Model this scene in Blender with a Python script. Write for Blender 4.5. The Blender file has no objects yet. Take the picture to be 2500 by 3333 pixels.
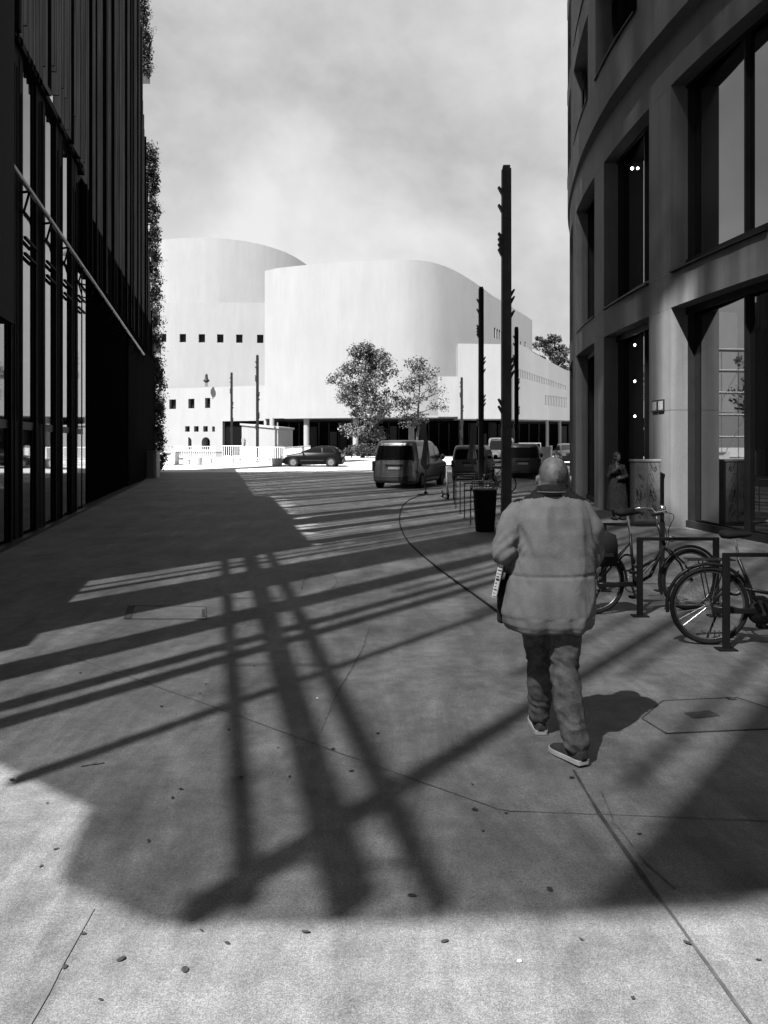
import bpy, bmesh, math, random
from mathutils import Vector, Matrix
from mathutils.noise import noise as pnoise
random.seed(7)
R = math.radians
col = bpy.context.scene.collection
sc = bpy.context.scene

# ------------------------------------------------------------------ camera
CAMH, F = 1.75, 2600.0            # eye height, focal length in photo pixels (photo 2500 wide)
cam = bpy.data.cameras.new('camera'); camo = bpy.data.objects.new('camera', cam); col.objects.link(camo)
camo.location = (0, 0, CAMH); camo.rotation_euler = (R(90), 0, 0)
cam.sensor_fit = 'HORIZONTAL'; cam.sensor_width = 36; cam.lens = 36 * F / 2500
cam.shift_y = -(1666.5 - 1450) / 2500
cam.clip_start = 0.05; cam.clip_end = 5000
sc.camera = camo

# ------------------------------------------------------------------ light
AZ, EL = R(36), R(52)             # light travels 36 degrees right of straight ahead, 52 degrees down
to_sun = Vector((-math.sin(AZ) * math.cos(EL), -math.cos(AZ) * math.cos(EL), math.sin(EL)))
sl = bpy.data.lights.new('sun', 'SUN'); so = bpy.data.objects.new('sun', sl); col.objects.link(so)
sl.energy = 5.0; sl.angle = R(0.7); sl.color = (1, 1, 1)
so.rotation_euler = to_sun.to_track_quat('Z', 'Y').to_euler(); so.location = (-40, -60, 90)
w = bpy.data.worlds.new('World'); sc.world = w; w.use_nodes = True
nt = w.node_tree; nt.nodes.clear()
def N(t, **k):
    n = nt.nodes.new(t)
    for a, b in k.items(): setattr(n, a, b)
    return n
sky = N('ShaderNodeTexSky'); sky.sky_type = 'NISHITA'; sky.sun_disc = False
sky.sun_elevation = EL; sky.sun_rotation = math.atan2(to_sun.x, to_sun.y)
bw = N('ShaderNodeRGBToBW'); nt.links.new(sky.outputs[0], bw.inputs[0])
tc = N('ShaderNodeTexCoord'); mp = N('ShaderNodeMapping'); mp.inputs['Scale'].default_value = (1.0, 1.0, 1.25); mp.inputs['Location'].default_value = (2.3, 4.46, 4.05)
nt.links.new(tc.outputs['Generated'], mp.inputs[0])
n1 = N('ShaderNodeTexNoise'); n1.inputs['Scale'].default_value = 3.4; n1.inputs['Detail'].default_value = 10; n1.inputs['Roughness'].default_value = .56; n1.inputs['Distortion'].default_value = .15
nt.links.new(mp.outputs[0], n1.inputs[0])
rp = N('ShaderNodeValToRGB'); rp.color_ramp.elements[0].position = .3; rp.color_ramp.elements[0].color = (.46,) * 3 + (1,)
rp.color_ramp.elements[1].position = .68; rp.color_ramp.elements[1].color = (1.06,) * 3 + (1,)
nt.links.new(n1.outputs[0], rp.inputs[0])
m1 = N('ShaderNodeMath', operation='MULTIPLY'); m1.inputs[1].default_value = .04; nt.links.new(bw.outputs[0], m1.inputs[0])   # clear part
m2 = N('ShaderNodeMath', operation='MULTIPLY'); m2.inputs[1].default_value = 1.47; nt.links.new(rp.outputs[0], m2.inputs[0])   # clouds
m3 = N('ShaderNodeMath', operation='ADD'); nt.links.new(m1.outputs[0], m3.inputs[0]); nt.links.new(m2.outputs[0], m3.inputs[1])
bg = N('ShaderNodeBackground'); bg.inputs[1].default_value = .1; nt.links.new(m3.outputs[0], bg.inputs[0])
ow = N('ShaderNodeOutputWorld'); nt.links.new(bg.outputs[0], ow.inputs[0])
sc.view_settings.view_transform = 'Standard'; sc.view_settings.look = 'None'
sc.view_settings.exposure = 2.35; sc.view_settings.gamma = 1.0
try:
    sc.cycles.max_bounces = 8; sc.cycles.transparent_max_bounces = 12
except Exception: pass

# ------------------------------------------------------------------ helpers
def zg(Y):
    pts = [(-1e5, 0), (35, 0), (55, .28), (66, .62), (1e5, .62)]
    for (a, b), (c, d) in zip(pts, pts[1:]):
        if a <= Y <= c: return b + (d - b) * (Y - a) / (c - a)
    return 0
def at(px, Y, z=None, py=None):
    x = (px - 1250) / F * Y
    if py is not None: z = CAMH - (py - 1450) / F * Y
    return Vector((x, Y, zg(Y) if z is None else z))
def gp(px, py, dz=0.0):
    Y = F * CAMH / (py - 1450)
    return Vector(((px - 1250) / F * Y, Y, dz))

MATS = {}
def mat(name, v, rough=.8, metal=0, amp=.12, scale=6, bump=0, bscale=40, spec=.15, trans=0, ior=1.5, stretch=None, emit=0, amp2=0, scale2=60):
    if name in MATS: return MATS[name]
    m = bpy.data.materials.new(name); m.use_nodes = True; t = m.node_tree
    p = t.nodes['Principled BSDF']; p.inputs['Roughness'].default_value = rough; p.inputs['Metallic'].default_value = metal
    p.inputs['Specular IOR Level'].default_value = spec; p.inputs['IOR'].default_value = ior
    tcn = t.nodes.new('ShaderNodeTexCoord'); mpn = t.nodes.new('ShaderNodeMapping')
    if stretch: mpn.inputs['Scale'].default_value = stretch
    t.links.new(tcn.outputs['Object'], mpn.inputs[0])
    ns = t.nodes.new('ShaderNodeTexNoise'); ns.inputs['Scale'].default_value = scale; ns.inputs['Detail'].default_value = 6; ns.inputs['Roughness'].default_value = .62
    t.links.new(mpn.outputs[0], ns.inputs[0])
    mr = t.nodes.new('ShaderNodeMapRange'); mr.inputs[1].default_value = .3; mr.inputs[2].default_value = .7
    mr.inputs[3].default_value = max(v * (1 - amp), 0); mr.inputs[4].default_value = min(v * (1 + amp), 1)
    t.links.new(ns.outputs[0], mr.inputs[0]); out = mr.outputs[0]
    if amp2:
        n2 = t.nodes.new('ShaderNodeTexNoise'); n2.inputs['Scale'].default_value = scale2; n2.inputs['Detail'].default_value = 3; n2.inputs['Roughness'].default_value = .8
        t.links.new(tcn.outputs['Object'], n2.inputs[0])
        m_ = t.nodes.new('ShaderNodeMapRange'); m_.inputs[1].default_value = .3; m_.inputs[2].default_value = .7; m_.inputs[3].default_value = 1 - amp2; m_.inputs[4].default_value = 1 + amp2
        t.links.new(n2.outputs[0], m_.inputs[0])
        mm = t.nodes.new('ShaderNodeMath'); mm.operation = 'MULTIPLY'; t.links.new(out, mm.inputs[0]); t.links.new(m_.outputs[0], mm.inputs[1]); out = mm.outputs[0]
    t.links.new(out, p.inputs['Base Color'])
    if bump:
        nb = t.nodes.new('ShaderNodeTexNoise'); nb.inputs['Scale'].default_value = bscale; nb.inputs['Detail'].default_value = 5
        t.links.new(mpn.outputs[0], nb.inputs[0])
        b = t.nodes.new('ShaderNodeBump'); b.inputs['Strength'].default_value = bump; b.inputs['Distance'].default_value = .02
        t.links.new(nb.outputs[0], b.inputs['Height']); t.links.new(b.outputs[0], p.inputs['Normal'])
    if emit:
        p.inputs['Emission Color'].default_value = (1, 1, 1, 1); p.inputs['Emission Strength'].default_value = emit
    MATS[name] = m; return m

class MB:
    def __init__(s): s.v = []; s.f = []
    def add(s, vs, fs):
        b = len(s.v); s.v += [tuple(v) for v in vs]; s.f += [tuple(i + b for i in f) for f in fs]; return s
    def box(s, x0, x1, y0, y1, z0, z1):
        vs = [(x, y, z) for z in (z0, z1) for x, y in ((x0, y0), (x1, y0), (x1, y1), (x0, y1))]
        return s.add(vs, [(3, 2, 1, 0), (4, 5, 6, 7), (0, 1, 5, 4), (1, 2, 6, 5), (2, 3, 7, 6), (3, 0, 4, 7)])
    def prism(s, pts, z0, z1):                       # plan polygon, counter-clockwise
        n = len(pts); vs = [(p[0], p[1], z0) for p in pts] + [(p[0], p[1], z1) for p in pts]
        return s.add(vs, [tuple(range(n))[::-1], tuple(range(n, 2 * n))] + [(i, (i + 1) % n, n + (i + 1) % n, n + i) for i in range(n)])
    def bar(s, a, b, w, h=None):                     # rectangular bar between two points
        a, b = Vector(a), Vector(b); h = h or w; d = (b - a).normalized()
        up = Vector((0, 0, 1)) if abs(d.z) < .95 else Vector((0, 1, 0))
        r = d.cross(up).normalized() * w / 2; u = r.cross(d).normalized() * h / 2
        vs = [p + i * r + j * u for p in (a, b) for i, j in ((-1, -1), (1, -1), (1, 1), (-1, 1))]
        return s.add(vs, [(3, 2, 1, 0), (4, 5, 6, 7), (0, 1, 5, 4), (1, 2, 6, 5), (2, 3, 7, 6), (3, 0, 4, 7)])
    def tube(s, pts, r, n=8, cap=True):
        pts = [Vector(p) for p in pts]; rs = r if isinstance(r, (list, tuple)) else [r] * len(pts)
        rings = []; prev = None
        for i, p in enumerate(pts):
            d = (pts[min(i + 1, len(pts) - 1)] - pts[max(i - 1, 0)]).normalized()
            if prev is None:
                up = Vector((0, 0, 1)) if abs(d.z) < .9 else Vector((0, 1, 0)); a = d.cross(up).normalized()
            else:
                a = (prev - d * prev.dot(d)); a = a.normalized() if a.length > 1e-6 else d.orthogonal().normalized()
            prev = a; b = d.cross(a)
            rings.append([p + (a * math.cos(2 * math.pi * k / n) + b * math.sin(2 * math.pi * k / n)) * rs[i] for k in range(n)])
        vs = [v for q in rings for v in q]
        fs = [(i * n + k, i * n + (k + 1) % n, (i + 1) * n + (k + 1) % n, (i + 1) * n + k) for i in range(len(pts) - 1) for k in range(n)]
        if cap: fs += [tuple(range(n))[::-1], tuple(range((len(pts) - 1) * n, len(pts) * n))]
        return s.add(vs, fs)
    def lathe(s, prof, c=(0, 0, 0), n=20):
        vs = [(c[0] + r * math.cos(2 * math.pi * k / n), c[1] + r * math.sin(2 * math.pi * k / n), c[2] + z) for r, z in prof for k in range(n)]
        fs = [(i * n + k, i * n + (k + 1) % n, (i + 1) * n + (k + 1) % n, (i + 1) * n + k) for i in range(len(prof) - 1) for k in range(n)]
        fs += [tuple(range(n))[::-1], tuple(range((len(prof) - 1) * n, len(prof) * n))]
        return s.add(vs, fs)
    def ell(s, c, r, nu=14, nv=10, M=None):
        vs = []; fs = []
        for i in range(nv + 1):
            th = math.pi * i / nv
            for k in range(nu):
                ph = 2 * math.pi * k / nu
                v = Vector((r[0] * math.sin(th) * math.cos(ph), r[1] * math.sin(th) * math.sin(ph), r[2] * math.cos(th)))
                if M: v = M @ v
                vs.append(v + Vector(c))
        for i in range(nv):
            for k in range(nu): fs.append((i * nu + k, (i + 1) * nu + k, (i + 1) * nu + (k + 1) % nu, i * nu + (k + 1) % nu))
        return s.add(vs, fs)
    def torus(s, c, Rr, r, axis='y', n=40, m=8, arc=(0, 2 * math.pi), M=None):
        vs = []; fs = []; full = abs(arc[1] - arc[0] - 2 * math.pi) < 1e-6; nn = n if full else n + 1
        for i in range(nn):
            a = arc[0] + (arc[1] - arc[0]) * i / n
            for k in range(m):
                b = 2 * math.pi * k / m; rr = Rr + r * math.cos(b)
                v = Vector((rr * math.cos(a), r * math.sin(b), rr * math.sin(a))) if axis == 'y' else Vector((rr * math.cos(a), rr * math.sin(a), r * math.sin(b)))
                vs.append((M @ v if M else v) + Vector(c))
        for i in range(nn if full else n):
            for k in range(m): fs.append((i * m + k, i * m + (k + 1) % m, ((i + 1) % nn) * m + (k + 1) % m, ((i + 1) % nn) * m + k))
        return s.add(vs, fs)
    def loft(s, rings):
        n = len(rings[0]); vs = [v for q in rings for v in q]
        fs = [(i * n + k, i * n + (k + 1) % n, (i + 1) * n + (k + 1) % n, (i + 1) * n + k) for i in range(len(rings) - 1) for k in range(n)]
        fs += [tuple(range(n))[::-1], tuple(range((len(rings) - 1) * n, len(rings) * n))]
        return s.add(vs, fs)
    def mesh(s, name, weld=False, fix=True):
        me = bpy.data.meshes.new(name); me.from_pydata(s.v, [], s.f); me.validate()
        if fix or weld:
            b = bmesh.new(); b.from_mesh(me)
            if weld: bmesh.ops.remove_doubles(b, verts=b.verts, dist=1e-4)
            if fix: bmesh.ops.recalc_face_normals(b, faces=b.faces)
            b.to_mesh(me); b.free()
        return me
    def build(s, name, m, parent=None, smooth=False, bevel=0, weld=False, fix=True, **tg):
        o = bpy.data.objects.new(name, s.mesh(name, weld, fix)); col.objects.link(o); o.data.materials.append(m)
        if parent: o.parent = parent
        if smooth: o.data.shade_smooth()
        if bevel:
            bm = o.modifiers.new('bevel', 'BEVEL'); bm.width = bevel; bm.segments = 2; bm.limit_method = 'ANGLE'; bm.angle_limit = R(40)
        for k, v in tg.items(): o[k] = v
        return o
def thing(name, label, cat, loc=(0, 0, 0), rz=0, group=None):
    o = bpy.data.objects.new(name, None); col.objects.link(o); o.location = loc; o.rotation_euler = (0, 0, rz)
    o.empty_display_size = .2; o['label'] = label; o['category'] = cat
    if group: o['group'] = group
    return o
def dup(r, loc=None, rz=None, label=None):
    def cp(o, par):
        c = o.copy(); col.objects.link(c)
        if par: c.parent = par
        for ch in o.children: cp(ch, c)
        return c
    c = cp(r, None)
    if loc is not None: c.location = loc
    if rz is not None: c.rotation_euler = (0, 0, rz)
    if label: c['label'] = label
    return c

# ------------------------------------------------------------------ materials
M_ground = mat('worn_concrete', .068, .78, amp=.36, scale=.55, bump=.25, bscale=9, amp2=.34, scale2=70, spec=.3)
M_plaza = mat('pale_sunlit_paving', .30, .85, amp=.10, scale=.2, bump=.1, amp2=.1, scale2=20)  # paler paving; the colour also carries the square's sunlight
M_white = mat('white_facade', .142, .7, amp=.035, scale=.25, amp2=.02, scale2=9, spec=.2)
M_white2 = mat('terrace_white', .1339, .7, amp=.05, scale=.3, spec=.2)  # slightly darker white, for the terrace wall
M_conc = mat('precast_concrete', .088, .8, amp=.12, scale=1.2, bump=.15, bscale=60, amp2=.22, scale2=90, spec=.3)
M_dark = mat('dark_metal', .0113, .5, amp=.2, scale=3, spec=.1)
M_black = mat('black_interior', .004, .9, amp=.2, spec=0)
M_glass = mat('reflecting_glass', .0068, .03, amp=.1, spec=.9, ior=1.75)
M_glassr = mat('tinted_glass', .0068, .015, amp=.1, spec=.5, ior=2.4)
M_pane = mat('window_pane', .0085, .15, amp=.3)
M_slat = mat('weathered_slat', .0065, .8, amp=.6, scale=1.5, stretch=(6, 6, .3), spec=.04)
M_fin = mat('dark_fin', .005, .7, amp=.5, scale=2, stretch=(4, 4, .3), spec=.04)
M_steel = mat('brushed_steel', .1984, .35, .6, amp=.1)
M_pole = mat('pole_black', .0068, .6, amp=.3, spec=.1)
M_leaf = mat('hedge_leaf', .0159, .6, amp=.5, scale=3, spec=.3)
M_leaf2 = mat('tree_leaf', .0567, .5, amp=.55, scale=1.2, spec=.4)
M_leafd = mat('dark_leaf', .0198, .6, amp=.4, scale=1, spec=.3)
M_bark = mat('bark', .0283, .9, amp=.4, scale=8, stretch=(3, 3, .5), bump=.5)
M_joint = mat('joint_filler', .03, .9, amp=.4, scale=12)
M_tyre = mat('tyre_rubber', .0068, .8, amp=.2)
M_chrome = mat('chrome', .7, .15, 1, amp=.05)
M_lamp = mat('lamp_glow', 1, .5, emit=4)
M_white_paint = mat('white_paint', .3543, .5, amp=.04)
M_grey_paint = mat('grey_paint', .1417, .5, amp=.08)

# ------------------------------------------------------------------ ground
def build_ground():
    ys = [-80, 0, 10, 20, 30, 35, 40, 45, 50, 55, 60, 66, 80, 120, 300, 1500]
    xs = [-1500, -60, -20, 0, 20, 60, 1500]
    mb = MB(); vs = [(x, y, zg(y)) for y in ys for x in xs]; n = len(xs)
    mb.add(vs, [(j * n + i, j * n + i + 1, (j + 1) * n + i + 1, (j + 1) * n + i) for j in range(len(ys) - 1) for i in range(n - 1)])
    mb.build('pavement', M_ground, fix=False, kind='structure')
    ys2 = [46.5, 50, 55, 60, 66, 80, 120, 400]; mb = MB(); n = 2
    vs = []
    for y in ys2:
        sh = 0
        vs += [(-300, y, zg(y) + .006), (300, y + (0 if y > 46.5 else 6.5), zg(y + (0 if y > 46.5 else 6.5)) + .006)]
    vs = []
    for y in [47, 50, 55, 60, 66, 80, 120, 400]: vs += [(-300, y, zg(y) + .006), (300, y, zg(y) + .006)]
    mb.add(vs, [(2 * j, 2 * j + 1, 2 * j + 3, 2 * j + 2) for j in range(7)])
    mb.build('plaza', M_plaza, fix=False, kind='structure')  # pale sheet laid where the sunlight begins, brightness put into its colour
build_ground()
def gum(m):
    t = m.node_tree; p = t.nodes['Principled BSDF']; src = p.inputs['Base Color'].links[0].from_socket
    tcn = t.nodes.new('ShaderNodeTexCoord'); v = t.nodes.new('ShaderNodeTexVoronoi'); v.inputs['Scale'].default_value = 2.6; t.links.new(tcn.outputs['Object'], v.inputs['Vector'])
    a = t.nodes.new('ShaderNodeMath'); a.operation = 'MULTIPLY'; a.inputs[1].default_value = .075; sx = t.nodes.new('ShaderNodeSeparateColor'); t.links.new(v.outputs['Color'], sx.inputs[0]); t.links.new(sx.outputs[0], a.inputs[0])
    b = t.nodes.new('ShaderNodeMath'); b.operation = 'SUBTRACT'; t.links.new(a.outputs[0], b.inputs[0]); b.inputs[1].default_value = .035
    c = t.nodes.new('ShaderNodeMath'); c.operation = 'LESS_THAN'; t.links.new(v.outputs['Distance'], c.inputs[0]); t.links.new(b.outputs[0], c.inputs[1])
    # long worn streaks and pale scuffs
    mp_ = t.nodes.new('ShaderNodeMapping'); mp_.inputs['Scale'].default_value = (1.6, .35, 1); mp_.inputs['Rotation'].default_value = (0, 0, .5); t.links.new(tcn.outputs['Object'], mp_.inputs[0])
    n = t.nodes.new('ShaderNodeTexNoise'); n.inputs['Scale'].default_value = 1.6; n.inputs['Detail'].default_value = 9; n.inputs['Roughness'].default_value = .72; n.inputs['Distortion'].default_value = .8; t.links.new(mp_.outputs[0], n.inputs[0])
    mr = t.nodes.new('ShaderNodeMapRange'); mr.inputs[1].default_value = .35; mr.inputs[2].default_value = .68; mr.inputs[3].default_value = .68; mr.inputs[4].default_value = 1.35; t.links.new(n.outputs[0], mr.inputs[0])
    k = t.nodes.new('ShaderNodeMath'); k.operation = 'MULTIPLY'; t.links.new(src, k.inputs[0]); t.links.new(mr.outputs[0], k.inputs[1])
    for sc_, lo, hi, ro in ((7, .74, 1.24, .75), (190, .62, 1.38, .5)):
        n_ = t.nodes.new('ShaderNodeTexNoise'); n_.inputs['Scale'].default_value = sc_; n_.inputs['Detail'].default_value = 6 if sc_ < 50 else 1; n_.inputs['Roughness'].default_value = ro; t.links.new(tcn.outputs['Object'], n_.inputs[0])
        m_ = t.nodes.new('ShaderNodeMapRange'); m_.inputs[1].default_value = .33; m_.inputs[2].default_value = .67; m_.inputs[3].default_value = lo; m_.inputs[4].default_value = hi; t.links.new(n_.outputs[0], m_.inputs[0])
        k2 = t.nodes.new('ShaderNodeMath'); k2.operation = 'MULTIPLY'; t.links.new(k.outputs[0], k2.inputs[0]); t.links.new(m_.outputs[0], k2.inputs[1]); k = k2
    mx = t.nodes.new('ShaderNodeMath'); mx.operation = 'MULTIPLY_ADD'; mx.inputs[1].default_value = -.5; mx.inputs[2].default_value = 1; t.links.new(c.outputs[0], mx.inputs[0])
    o = t.nodes.new('ShaderNodeMath'); o.operation = 'MULTIPLY'; t.links.new(k.outputs[0], o.inputs[0]); t.links.new(mx.outputs[0], o.inputs[1]); t.links.new(o.outputs[0], p.inputs['Base Color'])
gum(M_ground)
def ribbon(name, pts, w, m, dz=.004, wob=0.0, **tg):
    mb = MB(); P = []
    pts = [Vector(p) for p in pts]
    for a, b in zip(pts, pts[1:]):
        k = max(2, int((b - a).length / .12))
        for i in range(k): P.append(a.lerp(b, i / k))
    P.append(pts[-1]); vs = []
    for i, p in enumerate(P):
        d = (P[min(i + 1, len(P) - 1)] - P[max(i - 1, 0)]).normalized(); nn = Vector((-d.y, d.x, 0))
        ww = w * (1 + random.uniform(-.4, .4) * (1 if wob else 0)); c = p + nn * random.uniform(-wob, wob)
        for sg in (-1, 1): vs.append((c.x + nn.x * sg * ww / 2, c.y + nn.y * sg * ww / 2, zg(c.y) + dz))
    mb.add(vs, [(2 * i, 2 * i + 1, 2 * i + 3, 2 * i + 2) for i in range(len(P) - 1)])
    return mb.build(name, m, fix=False, **tg)
S = 2500 / 1659
def c1(x, y): return gp(x * 1.0247, 1500 + y * 1.0247)
def c2(x, y): return gp(1500 + x * .6028, 2500 + y * .6028)
ribbon('pavement_joint', [c1(220, 620), c1(460, 705), c1(700, 790), c1(1080, 930), c1(1560, 1100), c2(200, 225), c2(260, 235), c2(1000, 262), c2(1659, 290), c2(2400, 330)], .005, M_joint, wob=.002, kind='structure')
ribbon('pavement_joint', [gp(1867, 2510), gp(1950, 2652), gp(2080, 2838), gp(2200, 3000), gp(2440, 3333), gp(2600, 3560)], .016, M_joint, dz=.008, wob=.0015, kind='structure')
ribbon('pavement_joint', [gp(305, 2960), gp(200, 3150), gp(100, 3333), gp(0, 3500)], .009, mat('faint_joint', .0567, .9, amp=.3), wob=.002, kind='structure')
M_scuff = mat('tyre_scuff', .0567, .9, amp=.5, scale=15)
ribbon('tyre_mark', [c1(1175, 530), c1(1150, 600), c1(1085, 715), c1(1045, 790), c1(1020, 860)], .012, M_scuff, wob=.003, kind='structure')
ribbon('tyre_mark', [c1(958, 410), c1(965, 380), c1(990, 358), c1(1030, 354), c1(1065, 368), c1(1072, 385), c1(1055, 405)], .02, M_scuff, wob=.003, kind='structure')
ribbon('tyre_mark', [c2(760, 130), c2(830, 300), c2(1000, 520), c2(1160, 655)], .01, M_scuff, wob=.004, kind='structure')

# ------------------------------------------------------------------ left building (dark slatted block, hedges, glass)
def left_building():
    t = thing('slatted_building', 'tall dark building along the left with vertical slats, glass bays and a long pale rail', 'building', (-3.6, 0, 0), math.atan2(.9788, -.2046))
    k = 1.0217                                                   # Y on the wall line -> s along it
    mb = MB(); mb.box(8.4, 13.3, .6, 13, 0, 9); mb.box(13.3, 21.6, .55, 13, 0, 9.0); mb.box(21.6, 46.6, .16, 13, 0, 6.3); mb.box(21.6, 46.6, .4, 13, 6.3, 9)
    mb.build('wall', M_black, t)
    mb = MB(); mb.box(8.4, 13.3, 0, .6, 0, 9); mb.build('wall', M_fin, t)
    # glass bays and fins
    s0 = 13.35; pitch = 1.98
    for i in range(5):
        a = s0 + pitch * i - .55
        mb = MB(); mb.box(a, a + pitch, .06, .10, 0.12, 9.0)
        mb.build('glass_pane', M_glass, t)
        mb = MB(); mb.box(a - .50, a + .50, .03, .09, 0, 9.0); mb.box(a - .5, a - .42, -.0, .09, 0, 9.0)
        mb.build('fin', M_fin, t)
        for q in range(5):
            u = a - .36 + q * .17 + random.uniform(-.04, .04); w_ = random.choice((.03, .05, .08)); mb = MB(); mb.box(u, u + w_, .0 + random.uniform(0, .02), .028, random.choice((0, 0, 2.2)), random.uniform(8.2, 9.0)); mb.build('rib', M_slat, t)
        mb = MB(); mb.box(a + 1.36, a + 1.40, .045, .059, 0, 9.0); mb.build('mullion', M_fin, t)
        mb = MB(); mb.box(a + .51, a + pitch - .51, .045, .057, 2.05, 2.2); mb.build('transom', M_dark, t)
    mb = MB(); mb.box(12.2, 21.9, -.05, .5, 9.0, 9.15); mb.build('soffit', M_fin, t)
    # slat screen, carried up out of view to shade the facade opposite
    mb = MB(); s = 8.4
    i = 0
    while s < 46.6:
        Y = s / k; zt = 50 if Y < 36 else max(6.6, (46.3 - Y) / .45 * 1.0)
        zb = 9.0 if s < 21.9 else 6.5
        zb += random.choice([0, 0, 0, .25, .5, .9]) if s < 21.9 else 0
        mb.box(s, s + .05, -.06 - random.uniform(0, .05), .08, zb, zt); s += .27 + random.uniform(-.03, .03); i += 1
    mb.build('slat_screen', M_slat, t)
    mb = MB(); s = 8.45  # second, denser set out of view, added to dim the facade opposite
    while s < 36:
        mb.box(s, s + .09, .1, .16, 26, 50); s += .2
    mb.build('slat_screen', M_slat, t)
    mb = MB(); s = 8.7
    while s < 46:
        Y = s / k; zt = 50 if Y < 36 else max(6.6, (46.3 - Y) / .45)
        zb = 6.5 if s > 21.9 else 9.0
        mb.box(s, s + random.choice((.06, .16, .3)), -.16, .32, zb, zt); s += random.choice((.9, 1.5, 1.98, 1.98, 2.7))
    mb.build('fin_screen', M_slat, t)
    # vertical slats of the recess at far end
    mb = MB(); s = 34.0
    while s < 46.6:
        mb.box(s, s + .06, .08 - (s - 34) * .01, .155, 0.05, 6.5); s += .24
    mb.build('slat_screen', M_slat, t)
    mb = MB(); mb.box(12.3, 13.42, -.25, .0, 3.75, 14); mb.build('cladding_box', M_fin, t)
    # rail with brackets
    mb = MB(); mb.tube([(12.8, -.15, 6.48), (25, -.15, 6.27), (38.4, -.15, 6.04)], .045, 8); mb.build('rail', M_steel, t)
    for j in range(14):
        s = 13.0 + 1.98 * j; mb = MB()
        zr = 6.48 - (s - 12.8) * .0172; mb.tube([(s, .3, zr - .45), (s, -.05, zr - .4), (s, -.15, zr - .02)], .025, 6); mb.tube([(s, .3, zr - .1), (s, -.15, zr - .02)], .025, 6)
        mb.build('bracket', M_fin, t)
    for j in range(5):
        for z in (5.35, 5.65):
            mb = MB(); mb.bar((13.3 + 1.98 * j, .0, z), (14.3 + 1.98 * j, .0, z), .05); mb.build('cross_bar', M_fin, t)
    # base kerb
    mb = MB(); mb.box(8.4, 46.6, -.08, .3, 0, .06); mb.build('kerb', M_dark, t)
    # entrance side panel far end
    return t
left_building()

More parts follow.
